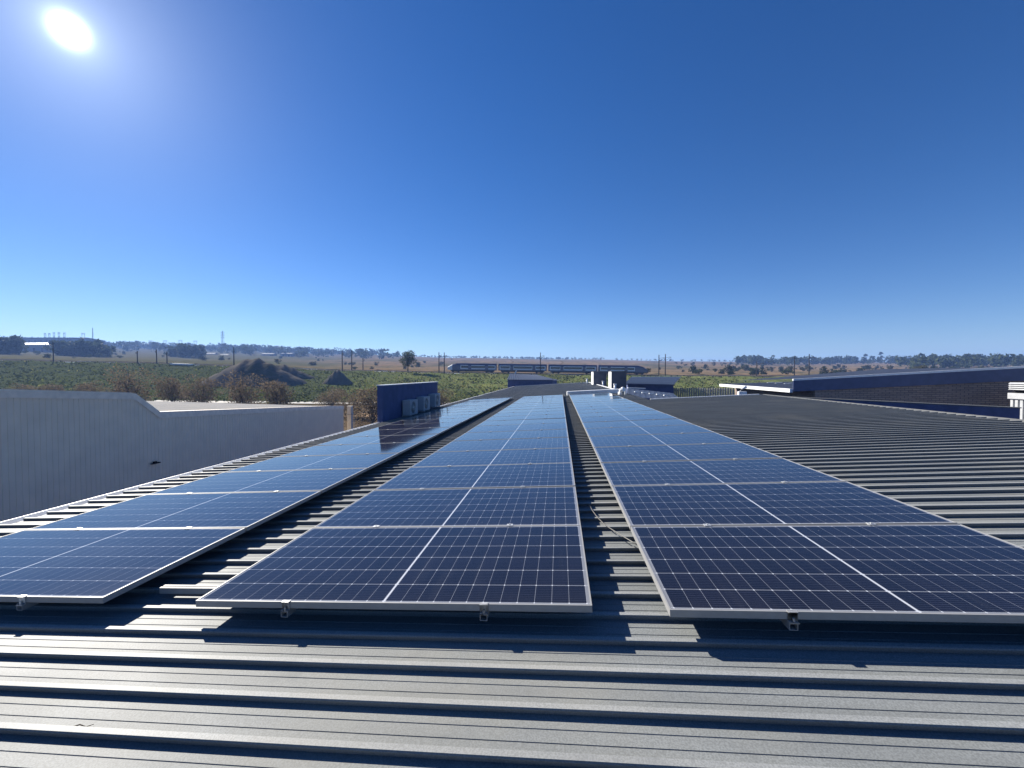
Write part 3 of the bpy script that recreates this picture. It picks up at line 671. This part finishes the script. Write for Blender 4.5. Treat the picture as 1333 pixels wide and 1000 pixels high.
b = MB()
def elbow(px, py, d, l, big=1):
    o = thing('gutter_outlet', at(px, py, d), l, 'gutter outlet')
    MB().box((-.16 * big, -.1, -.12), (.16 * big, .1, .1)).build('rain_head', white_metal, o, .01)
    MB().tube([(-.1, 0, .06), (-.02, -.02, .26), (.18, -.04, .32)], .06, 8).build('elbow', white_metal, o, smooth=True)
elbow(966, 512.5, 19.5, 'white gutter outlet at the far right corner of the ribbed roof', 1.1)

# pale picket fence between the annex and the brick building
fe = thing('picket_fence', (0, 0, 0), 'pale concrete picket fence in front of the green field patch', 'fence')
f0, f1 = at(872, 517, 62), at(975, 516, 54)
for k in range(34):
    t = k / 33; p = f0.lerp(f1, t); gz_ = 0; hh = at(872 + 103 * t, 505.3, 62 - 8 * t).z
    MB().box((p.x - .11, p.y - .04, 0), (p.x + .11, p.y + .04, hh + random.uniform(-.06, .06))).build('picket', concrete, fe)
for zz in (1.6, 3.2): MB().beam((f0.x, f0.y + .08, zz), (f1.x, f1.y + .08, zz), .07, .12).build('fence_rail', concrete, fe)

# ---------------------------------------------------------------- vegetation
def leaf_cloud(n, blobs, size):
    """leaf clumps: small quads scattered through several uneven lobes"""
    V = np.zeros((n, 4, 3)); wts = np.array([bl[3] ** 2 for bl in blobs]); wts = wts / wts.sum()
    idx = rng.choice(len(blobs), n, p=wts)
    for i in range(n):
        cx, cy, cz, r, sq = blobs[idx[i]]
        d = rng.normal(size=3); d /= np.linalg.norm(d); rr = r * (rng.uniform(.25, 1) ** .45) * rng.uniform(.8, 1.12)
        c = np.array([cx, cy, cz]) + d * rr * np.array([1, 1, sq])
        a = rng.normal(size=3); a /= np.linalg.norm(a); q = np.cross(a, rng.normal(size=3)); q /= np.linalg.norm(q)
        s = size * rng.uniform(.5, 1.4); a = a * s; q = q * s * rng.uniform(.35, .8)
        V[i] = [c - a, c + q, c + a, c - q]
    return V.reshape(-1, 3), np.arange(n * 4).reshape(-1, 4)
def make_tree(name, label, cat, group, h, w_, n, leaf, size, trunk=True, seed=0, lobes=7, low=.3):
    r = np.random.default_rng(seed); root = thing(name, (0, 0, 0), label, cat, group); bl = []
    for k in range(lobes):
        a = r.uniform(0, 6.28); zz = r.uniform(low, .86); rad = w_ * .5 * (1 - abs(zz - .5) * .9) * r.uniform(.2, .75)
        bl.append((rad * math.cos(a), rad * math.sin(a), zz * h, w_ * r.uniform(.17, .3), r.uniform(.6, .95)))
    V, Q = leaf_cloud(n, bl, size); fast_mesh('crown', V, Q, leaf, parent=root)
    b = MB()
    if trunk: b.tube([(0, 0, -.3), (.04 * h * .3, 0, h * .25), (0, .03, h * .55)], h * .028, 7, h * .012)
    for x, y, z, rr, q in bl: b.tube([(0, 0, h * (.18 if trunk else .0)), (x * .5, y * .5, z * .65), (x, y, z)], h * .013, 5, h * .004)
    b.build('trunk', brown_bark, root); return root
def place(o, px, d, s=1, sz=None, dz=0):
    o.location = on(px, d, dz); o.rotation_euler = (0, 0, random.uniform(0, 6.28)); o.scale = (s, s, sz or s)

# rusty thorn bushes behind the grey warehouse
B = [make_tree('thorn_bush', 'x', 'bush', 'rusty thorn bushes beyond the grey warehouse', 3.6, 5.6, 4200, leaf_rust, .085, False, 20 + k, 11, .12) for k in range(3)]
spots = [(70, 84, .95, 499), (122, 80, 1.0, 497), (172, 78, 1.25, 483), (225, 82, 1.0, 489), (262, 80, 1.1, 490), (318, 76, 1.15, 490), (362, 74, 1.1, 494), (432, 80, .95, 505), (455, 66, .9, 512), (484, 60, 1.35, 503), (25, 86, .9, 500), (575, 80, .8, 508)]
L_ = ['low rusty bush above the bright parapet strip, near the left frame edge', 'rusty brown thorn bush above the grey parapet, left of the tall one', 'tallest rusty thorn bush above the step of the grey parapet', 'dull brown thorn bush just right of the tallest rusty bush', 'brown thorn bush behind the pale warehouse roof, left of the soil heap', 'round rusty thorn bush in front of the dark soil heap', 'rusty thorn bush right of the dark soil heap', 'sparse brown bush before the small soil heap', 'low brown bush beside the pale steel post', 'brown bush standing against the left end of the blue parapet wall', 'small rusty bush at the left frame edge above the parapet', 'brown shrub just behind the far end of the blue parapet wall']
for k, (px, d, s, ytop) in enumerate(spots):
    o = B[k] if k < 3 else copy_tree(B[k % 3])
    place(o, px, d, s); zt = at(px, ytop, d).z; o.scale[2] = max(.5, (zt - o.location.z) / 3.5); o.scale[0] = o.scale[1] = s * 1.35; o['label'] = L_[k]
# single gum tree beside the railway
t = make_tree('gum_tree', 'lone dark green gum tree beside the railway, left of the train', 'tree', None, 8.6, 7.5, 4200, leaf_green, .16, True, 5, 12, .3)
place(t, 531, 163, 1); t.location.z = at(531, 482.5, 163).z; t.rotation_euler.z = .4

# bushes dotted over the dry hillside
HB = []
for k in range(4): 
    o = make_tree('hillside_bush', 'small dark bush dotted on the dry hillside beyond the railway', 'bush', 'small bushes dotted over the hillside', 2.6, 4.0, 420, (leaf_dark, leaf_olive, leaf_green, leaf_dark)[k], .24, False, 60 + k, 8, .15); HB.append(o)
nb = 0
for k in range(230):
    d = math.exp(random.uniform(math.log(180), math.log(760))); px = random.choice((random.uniform(880, 1330), random.uniform(880, 1200), random.uniform(-20, 880)))
    if px > 1000 and d > 400 and random.random() < .5: d *= .6; d = max(d, 180)
    if 575 < px < 850 and random.random() < .6: continue
    o = HB[k] if k < 4 else copy_tree(HB[random.randrange(4)])
    s = random.uniform(.5, 1.5); place(o, px, d, s, s * random.uniform(.7, 1.2), -.1)
    nb += 1
# bare-topped tall pines on the right skyline
L2 = ['leftmost of the thin tall pines on the right skyline', 'second thin tall pine from the left on the right skyline, broad topped', 'third thin tall pine from the left on the right skyline', 'tallest and rightmost of the thin pines on the right skyline']
for k, (px, yt) in enumerate(((1113, 464), (1126, 460.5), (1136, 463.5), (1146, 457.5))):
    d = 700; o = thing('pine_tree', on(px, d), L2[k], 'tree', 'thin pines on the right skyline'); h = at(px, yt, d).z - o.location.z
    bl = [(random.uniform(-2, 2), random.uniform(-2, 2), h * random.uniform(.72, .97), random.uniform(1.2, 2.2), .6) for _ in range(6)]
    V, Q = leaf_cloud(500, bl, .45); fast_mesh('crown', V, Q, leaf_dark, parent=o); b = MB().tube([(0, 0, -.5), (0, 0, h * .9)], .28, 6, .12)
    for q in bl: b.tube([(0, 0, h * .6), q[:3]], .1, 4, .05)
    b.build('trunk', brown_bark, o)
# woods along the skyline that read as one mass
def wood(name, spans, n, hmin, hmax, leaf, q=90, leafk=.13):
    VV = []; 
    for k in range(n):
        px0, px1, d0, d1 = random.choice(spans); px = random.uniform(px0, px1); d = random.uniform(d0, d1); p = on(px, d); h = random.uniform(hmin, hmax)
        bl = [(random.uniform(-.35, .35) * h, random.uniform(-.3, .3) * h, h * random.uniform(.2, .8), h * random.uniform(.18, .34), .85) for _ in range(5)]
        V, _ = leaf_cloud(q, bl, h * leafk); VV.append(V + np.array(p))
    V = np.concatenate(VV); o = fast_mesh(name, V, np.arange(len(V)).reshape(-1, 4), leaf); return o
o = wood('woodland', [(1180, 1500, 640, 760), (1185, 1500, 360, 560), (1165, 1420, 420, 600), (1190, 1420, 340, 460), (1090, 1200, 660, 760), (1030, 1110, 640, 760), (960, 1040, 560, 700)], 330, 7, 15, leaf_green); tag(o, 'dense dark green woodland along the right skyline', 'woodland', kind='stuff')
o = wood('woodland', [(100, 500, 850, 1180), (90, 330, 650, 1150), (120, 420, 900, 1200), (-120, 110, 1000, 1200), (290, 520, 600, 1150)], 620, 9, 19, leaf_dark, 60); tag(o, 'blue-green wooded ridge along the left skyline', 'woodland', kind='stuff')
o = wood('woodland', [(75, 140, 330, 380), (225, 262, 420, 460), (-10, 20, 300, 330), (85, 135, 330, 360)], 110, 8, 15, leaf_dark, 120); tag(o, 'dark clump of trees below the warehouses on the left', 'woodland', kind='stuff')
o = wood('woodland', [(440, 1100, 1130, 1200), (440, 760, 1100, 1200)], 330, 4, 7.5, leaf_dark, 40, .17); tag(o, 'thin line of trees along the middle of the skyline', 'woodland', kind='stuff')

# weeds on the near field: one mass of tufts
n = 26000; V = np.zeros((n, 4, 3)); wi = []
for i in range(n):
    d = math.exp(random.uniform(math.log(86), math.log(163))); px = random.choice((random.uniform(-60, 1000), random.uniform(470, 960), random.uniform(-60, 480)))
    wi.append(random.choices((0, 1, 2), (3, 2.4, 3) if px > 470 else (4, .35, 4.5))[0])
    x, y = flat(px, d); z = height(px, d); s = random.uniform(.1, .34) * random.choice((.6, .8, 1)); a = random.uniform(0, 6.28); dx, dy = math.cos(a) * s, math.sin(a) * s; hh = s * random.uniform(.7, 1.9); jx, jy = random.uniform(-.3, .3), random.uniform(-.3, .3)
    V[i] = [(x - dx, y - dy, z - .1), (x + dx, y + dy, z - .1), (x + dx * .8 + jx, y + dy * .8 + jy, z + hh), (x - dx * .8 + jx, y - dy * .8 + jy, z + hh * .85)]
o = fast_mesh('weeds', V.reshape(-1, 3), np.arange(n * 4).reshape(-1, 4), weed_mat, wi); tag(o, 'rough green weeds covering the field before the railway', 'weeds', kind='stuff')

# soil heaps
def heap(px, d, w_, dpt, h, name='hill'):
    V = []; c = on(px, d); n = 40
    for i in range(n + 1):
        for j in range(n + 1):
            u, v = i / n * 2 - 1, j / n * 2 - 1; r = math.sqrt(u * u + v * v)
            k = (.5 + .5 * math.cos(math.pi * min(r, 1))) ** .4 * (1 + .10 * math.sin(4 * u + 2) + .08 * math.cos(5 * v + 3 * u)) + (.05 * math.sin(23 * u + 9 * v) * (1 - r) if r < 1 else 0)
            x, y = c.x + u * w_ / 2, c.y + v * dpt / 2; V.append((x, y, c.z - 1.2 + (h + 1.2) * k + random.uniform(-.05, .05)))
    Q = [(i * (n + 1) + j, (i + 1) * (n + 1) + j, (i + 1) * (n + 1) + j + 1, i * (n + 1) + j + 1) for i in range(n) for j in range(n)]
    o = fast_mesh(name, V, Q, heap_m); tag(o, kind='structure')
heap(333, 125, 31, 26, 5.8); heap(368, 140, 24, 16, 3.2); heap(440, 128, 11, 10, 3.4)
# dirt road and kerb seen left of the blue wall
for (d0, y0, d1, m, nm) in ((66, 0, 70, mat('orange_dirt', (.30, .19, .10), .95, .1, 0, .2, .6), 'dirt_track'), (84, 0, 87, concrete, 'concrete_path')):
    xs = np.linspace(200, 700, 40); V = []
    for x in xs: V.append(on(x, d0, .09)); V.append(on(x, d1, .09))
    o = fast_mesh(nm, V, [(2 * i, 2 * i + 2, 2 * i + 3, 2 * i + 1) for i in range(len(xs) - 1)], m); tag(o, kind='structure')

# ---------------------------------------------------------------- train
TD = 168.6
tp0, tp1 = at(583, 484.6, TD), at(842, 488.0, TD)
tr = thing('train', tp0, 'blue and silver four car passenger train crossing on the railway', 'train')
ax = (tp1 - tp0); TL = ax.length; ax.normalize(); side = Vector((ax.y, -ax.x, 0)).normalized()   # side faces the camera
upv = side.cross(ax).normalized()
if upv.z < 0: upv = -upv
tr.location = tp0
t_blue = mat('train_blue', (.030, .045, .12), .35, .5, 0, .1, .6, coat=.4); t_silver = mat('train_silver', (.55, .58, .64), .35, .5, .3, .08, .6); t_glass = mat('train_glass', (.012, .016, .025), .12, .6)
t_under = mat('train_underframe', (.035, .034, .036), .8, .2, 0, .3, 2); t_white = mat('train_white', (.8, .8, .78), .3, .5)
def T(s, u, v): return ax * s + side * u + upv * v          # along, towards camera, up
HALF = 1.4
sec = [(-HALF, .95), (-HALF, 2.9), (-HALF * .93, 3.35), (-HALF * .62, 3.72), (HALF * .62, 3.72), (HALF * .93, 3.35), (HALF, 2.9), (HALF, .95)]
CL = TL / 4
for c in range(4):
    s0, s1 = c * CL + .35, (c + 1) * CL - .35
    b = MB()
    stations = [(s0, 1), (s1, 1)]
    if c == 0: stations = [(s0 - .3, .42), (s0 + .5, .6), (s0 + 1.6, .82), (s0 + 3.2, .97), (s0 + 4.6, 1), (s1, 1)]
    if c == 3: stations = [(s0, 1), (s1 - 4.6, 1), (s1 - 3.2, .97), (s1 - 1.6, .82), (s1 - .5, .6), (s1 + .3, .42)]
    rings = []
    for s, k in stations:
        kw = .55 + .45 * k; rings.append([T(s, u * kw, .95 + (v - .95) * k) for u, v in sec])
    n0 = len(sec)
    for r0, r1 in zip(rings[:-1], rings[1:]):
        for i in range(n0):
            j = (i + 1) % n0; b.face([r0[i], r0[j], r1[j], r1[i]])
    b.face(rings[0]); b.face(rings[-1])
    car = b.build('carriage', t_blue, tr)
    lo, hi = (s0 + 5.0 if c == 0 else s0 + .5), (s1 - 5.0 if c == 3 else s1 - .5)
    MB().hexa([T(lo, HALF, 1.35), T(hi, HALF, 1.35), T(hi, HALF + .015, 1.35), T(lo, HALF + .015, 1.35), T(lo, HALF, 3.0), T(hi, HALF, 3.0), T(hi, HALF + .015, 3.0), T(lo, HALF + .015, 3.0)]).build('side_band', t_silver, car)
    Lw = hi - lo
    for a, e in ((.02, .22), (.31, .70), (.79, .98)):
        p0, p1 = lo + a * Lw, lo + e * Lw
        MB().hexa([T(p0, HALF + .016, 1.85), T(p1, HALF + .016, 1.85), T(p1, HALF + .03, 1.85), T(p0, HALF + .03, 1.85), T(p0, HALF + .016, 2.7), T(p1, HALF + .016, 2.7), T(p1, HALF + .03, 2.7), T(p0, HALF + .03, 2.7)]).build('window', t_glass, car)
    for a in (.265, .745):
        p0, p1 = lo + a * Lw - .65, lo + a * Lw + .65
        MB().hexa([T(p0, HALF + .016, 1.0), T(p1, HALF + .016, 1.0), T(p1, HALF + .035, 1.0), T(p0, HALF + .035, 1.0), T(p0, HALF + .016, 3.0), T(p1, HALF + .016, 3.0), T(p1, HALF + .035, 3.0), T(p0, HALF + .035, 3.0)]).build('door', t_blue, car)
    MB().hexa([T(s0 + 1, -1.1, .45), T(s1 - 1, -1.1, .45), T(s1 - 1, 1.25, .45), T(s0 + 1, 1.25, .45), T(s0 + 1, -1.1, .95), T(s1 - 1, -1.1, .95), T(s1 - 1, 1.25, .95), T(s0 + 1, 1.25, .95)]).build('underframe', t_under, car)
    for sb in (s0 + 3, s1 - 3):
        b = MB().hexa([T(sb - 1.6, -1, .3), T(sb + 1.6, -1, .3), T(sb + 1.6, 1.2, .3), T(sb - 1.6, 1.2, .3), T(sb - 1.6, -1, .6), T(sb + 1.6, -1, .6), T(sb + 1.6, 1.2, .6), T(sb - 1.6, 1.2, .6)])
        for q in (-1.1, 1.1): b.tube([T(sb + q, .75, .42), T(sb + q, 1.3, .42)], .42, 12)
        b.build('bogie', t_under, car)
    if c in (0, 3):
        s = s0 + .4 if c == 0 else s1 - .4; sg = -1 if c == 0 else 1
        MB().hexa([T(s + sg * .72, -.62, 1.1), T(s + sg * .72, .62, 1.1), T(s + sg * .75, .62, 1.1), T(s + sg * .75, -.62, 1.1), T(s + sg * .72, -.6, 1.72), T(s + sg * .72, .6, 1.72), T(s + sg * .75, .6, 1.72), T(s + sg * .75, -.6, 1.72)]).build('nose_panel', t_white, car)
        if c == 0:                                             # white shell: sunlit highlight on the leading nose put into colour
            b = MB()
            for (r0, r1) in ((rings[0], rings[1]), (rings[1], rings[2])):
                for i in range(n0): b.face([r0[i] - ax * .02 + upv * .01, r0[(i + 1) % n0] - ax * .02 + upv * .01, (r1[(i + 1) % n0] - (r1[3] - r1[3])) + upv * .012, r1[i] + upv * .012])
            b.face([p - ax * .02 for p in rings[0]]); b.build('nose_highlight', t_white, car)
        a0, a1 = s - sg * .2, s - sg * 2.0
        MB().hexa([T(a0, -.8, 2.52), T(a0, .8, 2.52), T(a1, 1.0, 3.12), T(a1, -1.0, 3.12), T(a0, -.8, 2.58), T(a0, .8, 2.58), T(a1, 1.0, 3.18), T(a1, -1.0, 3.18)]).build('windscreen', t_glass, car)
    if c in (1, 2):
        MB().beam(T(s0 + 5, 0, 3.75), T(s0 + 6.2, 0, 4.6), .08).beam(T(s0 + 6.2, 0, 4.6), T(s0 + 5, 0, 5.2), .08).beam(T(s0 + 5, -.7, 5.22), T(s0 + 5, .7, 5.22), .08).build('pantograph', t_under, car)

# ---------------------------------------------------------------- masts and pylons
def mast(px, ytop, ybot, d, kind, label, m=dark_pole, group='railway masts along the track', w_=.22):
    base = at(px, ybot, d); topz = at(px, ytop, d).z; h = topz - base.z
    o = thing('railway_mast' if kind != 'pole' else 'power_pole', base, label, 'mast' if kind != 'pole' else 'pole', group)
    MB().tube([(0, 0, -1.5), (0, 0, h)], w_, 6, w_ * .7).build('shaft', m, o)
    b = MB()
    if kind == 'pole': b.beam((-1.1, 0, h - .5), (1.1, 0, h - .5), .14, .14)
    else: b.beam((0, 0, h * .82), (1.6, -2.0, h * .86), .09).beam((0, 0, h * .68), (1.6, -2.0, h * .84), .07).beam((1.6, -2.0, h * .86), (1.6, -2.0, h * .74), .07)
    b.build('crossarm' if kind == 'pole' else 'arm', m, o)
MASTS = [(69.6, 445, 470, 163, 'mast', 'tall railway mast standing in front of the sunlit warehouse roof'),
 (179, 457, 473, 163, 'mast', 'left mast of the three in front of the pale field on the left'), (204, 455, 473, 163, 'mast', 'tallest middle mast of the three in front of the pale field'), (217.5, 458, 474, 166, 'mast', 'right mast of the three in front of the pale field on the left'),
 (304.6, 452, 476, 163, 'mast', 'lone railway mast above the left flank of the dark soil heap'), (445.6, 456, 483, 163, 'mast', 'left mast of the close group above the small soil heap'), (458, 456, 482, 166, 'mast', 'middle mast of the close group above the small soil heap'), (472.6, 466, 482.5, 175, 'mast', 'short right mast of the close group above the small soil heap'),
 (571.5, 458.5, 485, 163, 'mast', 'left railway mast of the pair before the train nose'), (578.4, 459, 485, 163, 'mast', 'right railway mast of the pair before the train nose'), (703.5, 459, 488, 166.2, 'mast', 'thick railway mast in front of the train middle'),
 (857.6, 462, 489, 163, 'mast', 'left railway mast of the pair behind the train tail'), (866, 461, 489, 163, 'mast', 'right railway mast of the pair behind the train tail'), (985, 470, 489, 166, 'mast', 'faint short mast on the dry hillside left of the brick building'),
 (1034, 465, 490, 170, 'pole', 'left pole with a crossarm above the brick building roof'), (1053, 461, 490, 163, 'mast', 'tall mast above the dark roof of the brick building')]
for mm in MASTS: mast(*mm)
def portal(px, yt, yb, d, wpx, label):
    a = at(px, yb, d); h = at(px, yt, d).z - a.z; ww = wpx * d / F
    o = thing('pylon', a, label, 'pylon', 'power line pylons on the left skyline'); b = MB()
    for sx in (-1, 1):
        b.beam((sx * ww * .33, 0, -6), (sx * ww * .33, 0, h), .55)
    b.build('legs', steel_pole, o)
    c = MB().beam((-ww * .55, 0, h), (ww * .55, 0, h), .5).beam((-ww * .55, 0, h - 2.2), (ww * .55, 0, h - 2.2), .4).beam((-ww * .33, 0, h - 2.2), (0, 0, h), .3).beam((ww * .33, 0, h - 2.2), (0, 0, h), .3).beam((-ww * .33, 0, h * .3), (ww * .33, 0, h * .7), .3).beam((ww * .33, 0, h * .3), (-ww * .33, 0, h * .7), .3)
    c.build('crossarm', steel_pole, o)
for px, yt, l in ((59, 434, 'leftmost of the five close pylons on the left skyline'), (64.5, 434, 'second from left of the five close pylons on the left skyline'), (70.5, 433, 'middle one of the five close pylons on the left skyline'), (77, 433, 'fourth from left of the five close pylons on the left skyline'), (84, 433.3, 'rightmost of the five close pylons on the left skyline')):
    portal(px, yt, 446, 950, 3.4, l)
portal(108.5, 434, 448, 950, 5.5, 'wide pylon between the five close pylons and the thin mast')
for px, yt, l in ((196, 443.5, 'first low portal frame right of the blue wooded hill'), (215, 443.5, 'second low portal frame on the left skyline'), (235, 443, 'third low portal frame on the left skyline'), (254.5, 443.8, 'low portal frame nearest the tall lattice tower')): portal(px, yt, 455, 1100, 6, l)
def tower(px, yt, yb, d, w0, w1, label, arms):
    a = at(px, yb, d); h = at(px, yt, d).z - a.z; o = thing('lattice_tower', a, label, 'tower', 'tall towers on the left skyline'); b = MB()
    n = 9
    for sx in (-1, 1):
        for sy in (-1, 1): b.beam((sx * w0, sy * w0, -5), (sx * w1, sy * w1, h), .32)
    for k in range(n):
        z0, z1 = h * k / n, h * (k + 1) / n; q0 = w0 + (w1 - w0) * k / n; q1 = w0 + (w1 - w0) * (k + 1) / n
        b.beam((-q0, -q0, z0), (q1, -q1, z1), .22).beam((q0, -q0, z0), (-q1, -q1, z1), .22).beam((-q0, -q0, z0), (q0, -q0, z0), .2)
    b.build('lattice', steel_pole, o)
    if arms:
        c = MB()
        for z in (.62, .76, .90): c.beam((-5.5, 0, h * z), (5.5, 0, h * z), .4).beam((-5.5, 0, h * z), (0, 0, h * (z + .06)), .22).beam((5.5, 0, h * z), (0, 0, h * (z + .06)), .22)
        c.build('crossarm', steel_pole, o)
tower(290, 431, 454, 900, 2.4, .6, 'tall lattice transmission tower on the left skyline', True)
tower(121, 427, 448, 1000, .9, .3, 'thin spiky radio mast above the blue wooded hill', False)

# ---------------------------------------------------------------- far warehouses and houses on the left
def shed(px0, px1, ytop, ybot, d, dep, label, rc, wc, pit=14, cat='warehouse', name='far_warehouse', group=None):
    a, c = at(px0, ybot, d), at(px1, ybot, d); wz = at(px0, ytop, d).z; bz = min(a.z, c.z) - 4
    o = thing(name, (a.x, a.y, bz), label, cat, group); u = (c - a); u.z = 0; v = Vector((-u.y, u.x, 0)).normalized() * dep
    A = Vector((0, 0, 0)); B = u; rise = dep / 2 * math.tan(R(pit)); hw = wz - bz - rise
    up_ = Vector((0, 0, hw)); rd = Vector((0, 0, hw + rise))
    b = MB().hexa([A, B, B + v, A + v, A + up_, B + up_, B + v + up_, A + v + up_])
    b.face([A + up_, A + v + up_, A + v / 2 + rd]).face([B + up_, B + v + up_, B + v / 2 + rd])
    b.build('wall', wc, o)
    e = Vector((0, 0, .15)); k = v * .03
    MB().hexa([A + up_ - k, B + up_ - k, B + v / 2 + rd, A + v / 2 + rd, A + up_ - k + e, B + up_ - k + e, B + v / 2 + rd + e, A + v / 2 + rd + e]).hexa([A + v / 2 + rd, B + v / 2 + rd, B + v + up_ + k, A + v + up_ + k, A + v / 2 + rd + e, B + v / 2 + rd + e, B + v + up_ + k + e, A + v + up_ + k + e]).build('roof', rc, o)
    w_ = MB()
    n = max(1, int(u.length / 9))
    for i in range(n):
        p = A + u * ((i + .35) / n) - v.normalized() * .06; q = A + u * ((i + .6) / n) - v.normalized() * .06; w_ = MB().hexa([p + Vector((0, 0, hw * .35)), q + Vector((0, 0, hw * .35)), q + v.normalized() * .05 + Vector((0, 0, hw * .35)), p + v.normalized() * .05 + Vector((0, 0, hw * .35)), p + Vector((0, 0, hw * .75)), q + Vector((0, 0, hw * .75)), q + v.normalized() * .05 + Vector((0, 0, hw * .75)), p + v.normalized() * .05 + Vector((0, 0, hw * .75))])
        w_.build('window', dark_gap, o)
glint = mat('bright_roof_sheet', (.6, .6, .6), .3, .6, .5, .1, .3); dull_far = mat('slate_far_roof', (.07, .085, .13), .7, .2, 0, .1, .05); far_wall = mat('far_wall', (.16, .16, .17), .8)
shed(-60, 72, 445.5, 461, 470, 26, 'long low warehouse with a sunlit glaring roof at the left edge', glint, far_wall, 13)
shed(62, 93, 447.5, 458, 500, 18, 'short warehouse with a sunlit roof at the right end of the long one', glint, far_wall, 13)
shed(-80, 88, 437.5, 449, 640, 60, 'long dark roofed warehouse behind the sunlit warehouse roof', dull_far, dull_far, 5)
pale_far = mat('pale_far_roof', (.3, .3, .3), .8, .1)
H_ = [(182, 198, 447.5, 452, 'small house with bright roof on the left ridge below the portal frames'), (266, 279, 459.5, 463, 'pale roofed house on the slope below the tall lattice tower'), (285, 296, 461, 465, 'small house just left of the railway mast above the heap'), (340, 356, 460, 464, 'left of two white roofed houses above the soil heap'), (365, 380, 459.5, 463.5, 'right of two white roofed houses above the soil heap'), (222, 232, 460, 464, 'tiny pale shed on the field by three masts')]
for px0, px1, yt, yb, l in H_: shed(px0, px1, yt, yb, 640 if yt > 450 else 1000, 9, l, pale_far, far_wall, 16, 'house', 'far_house', 'houses on the far left slope')
# white low wall by the tracks on the left
o = thing('trackside_wall', (0, 0, 0), 'low white wall beside the tracks on the left', 'wall'); a, c = on(226, 161.5), on(250, 161.5)
MB().beam(a + Vector((0, 0, .3)), c + Vector((0, 0, .3)), 3.2, .5).build('wall_panel', white_paint, o); MB().beam(a + Vector((0, 0, .59)), c + Vector((0, 0, .59)), 3.4, .08).build('coping', white_paint, o)

# ---------------------------------------------------------------- haze: one closed box of air over the whole landscape
hz = bpy.data.materials.new('haze_air'); hz.use_nodes = True; t = hz.node_tree; t.nodes.remove(t.nodes['Principled BSDF'])
pv = node(t, 'ShaderNodeVolumePrincipled'); pv.inputs['Color'].default_value = (.27, .47, 1, 1); pv.inputs['Density'].default_value = .00036; pv.inputs['Anisotropy'].default_value = .1
t.links.new(pv.outputs[0], t.nodes['Material Output'].inputs['Volume'])
o = MB().box((-3500, -1200, -1.3), (3500, 3000, 110)).build('haze', hz); tag(o, 'thin blue haze over the far landscape', 'haze', kind='stuff')
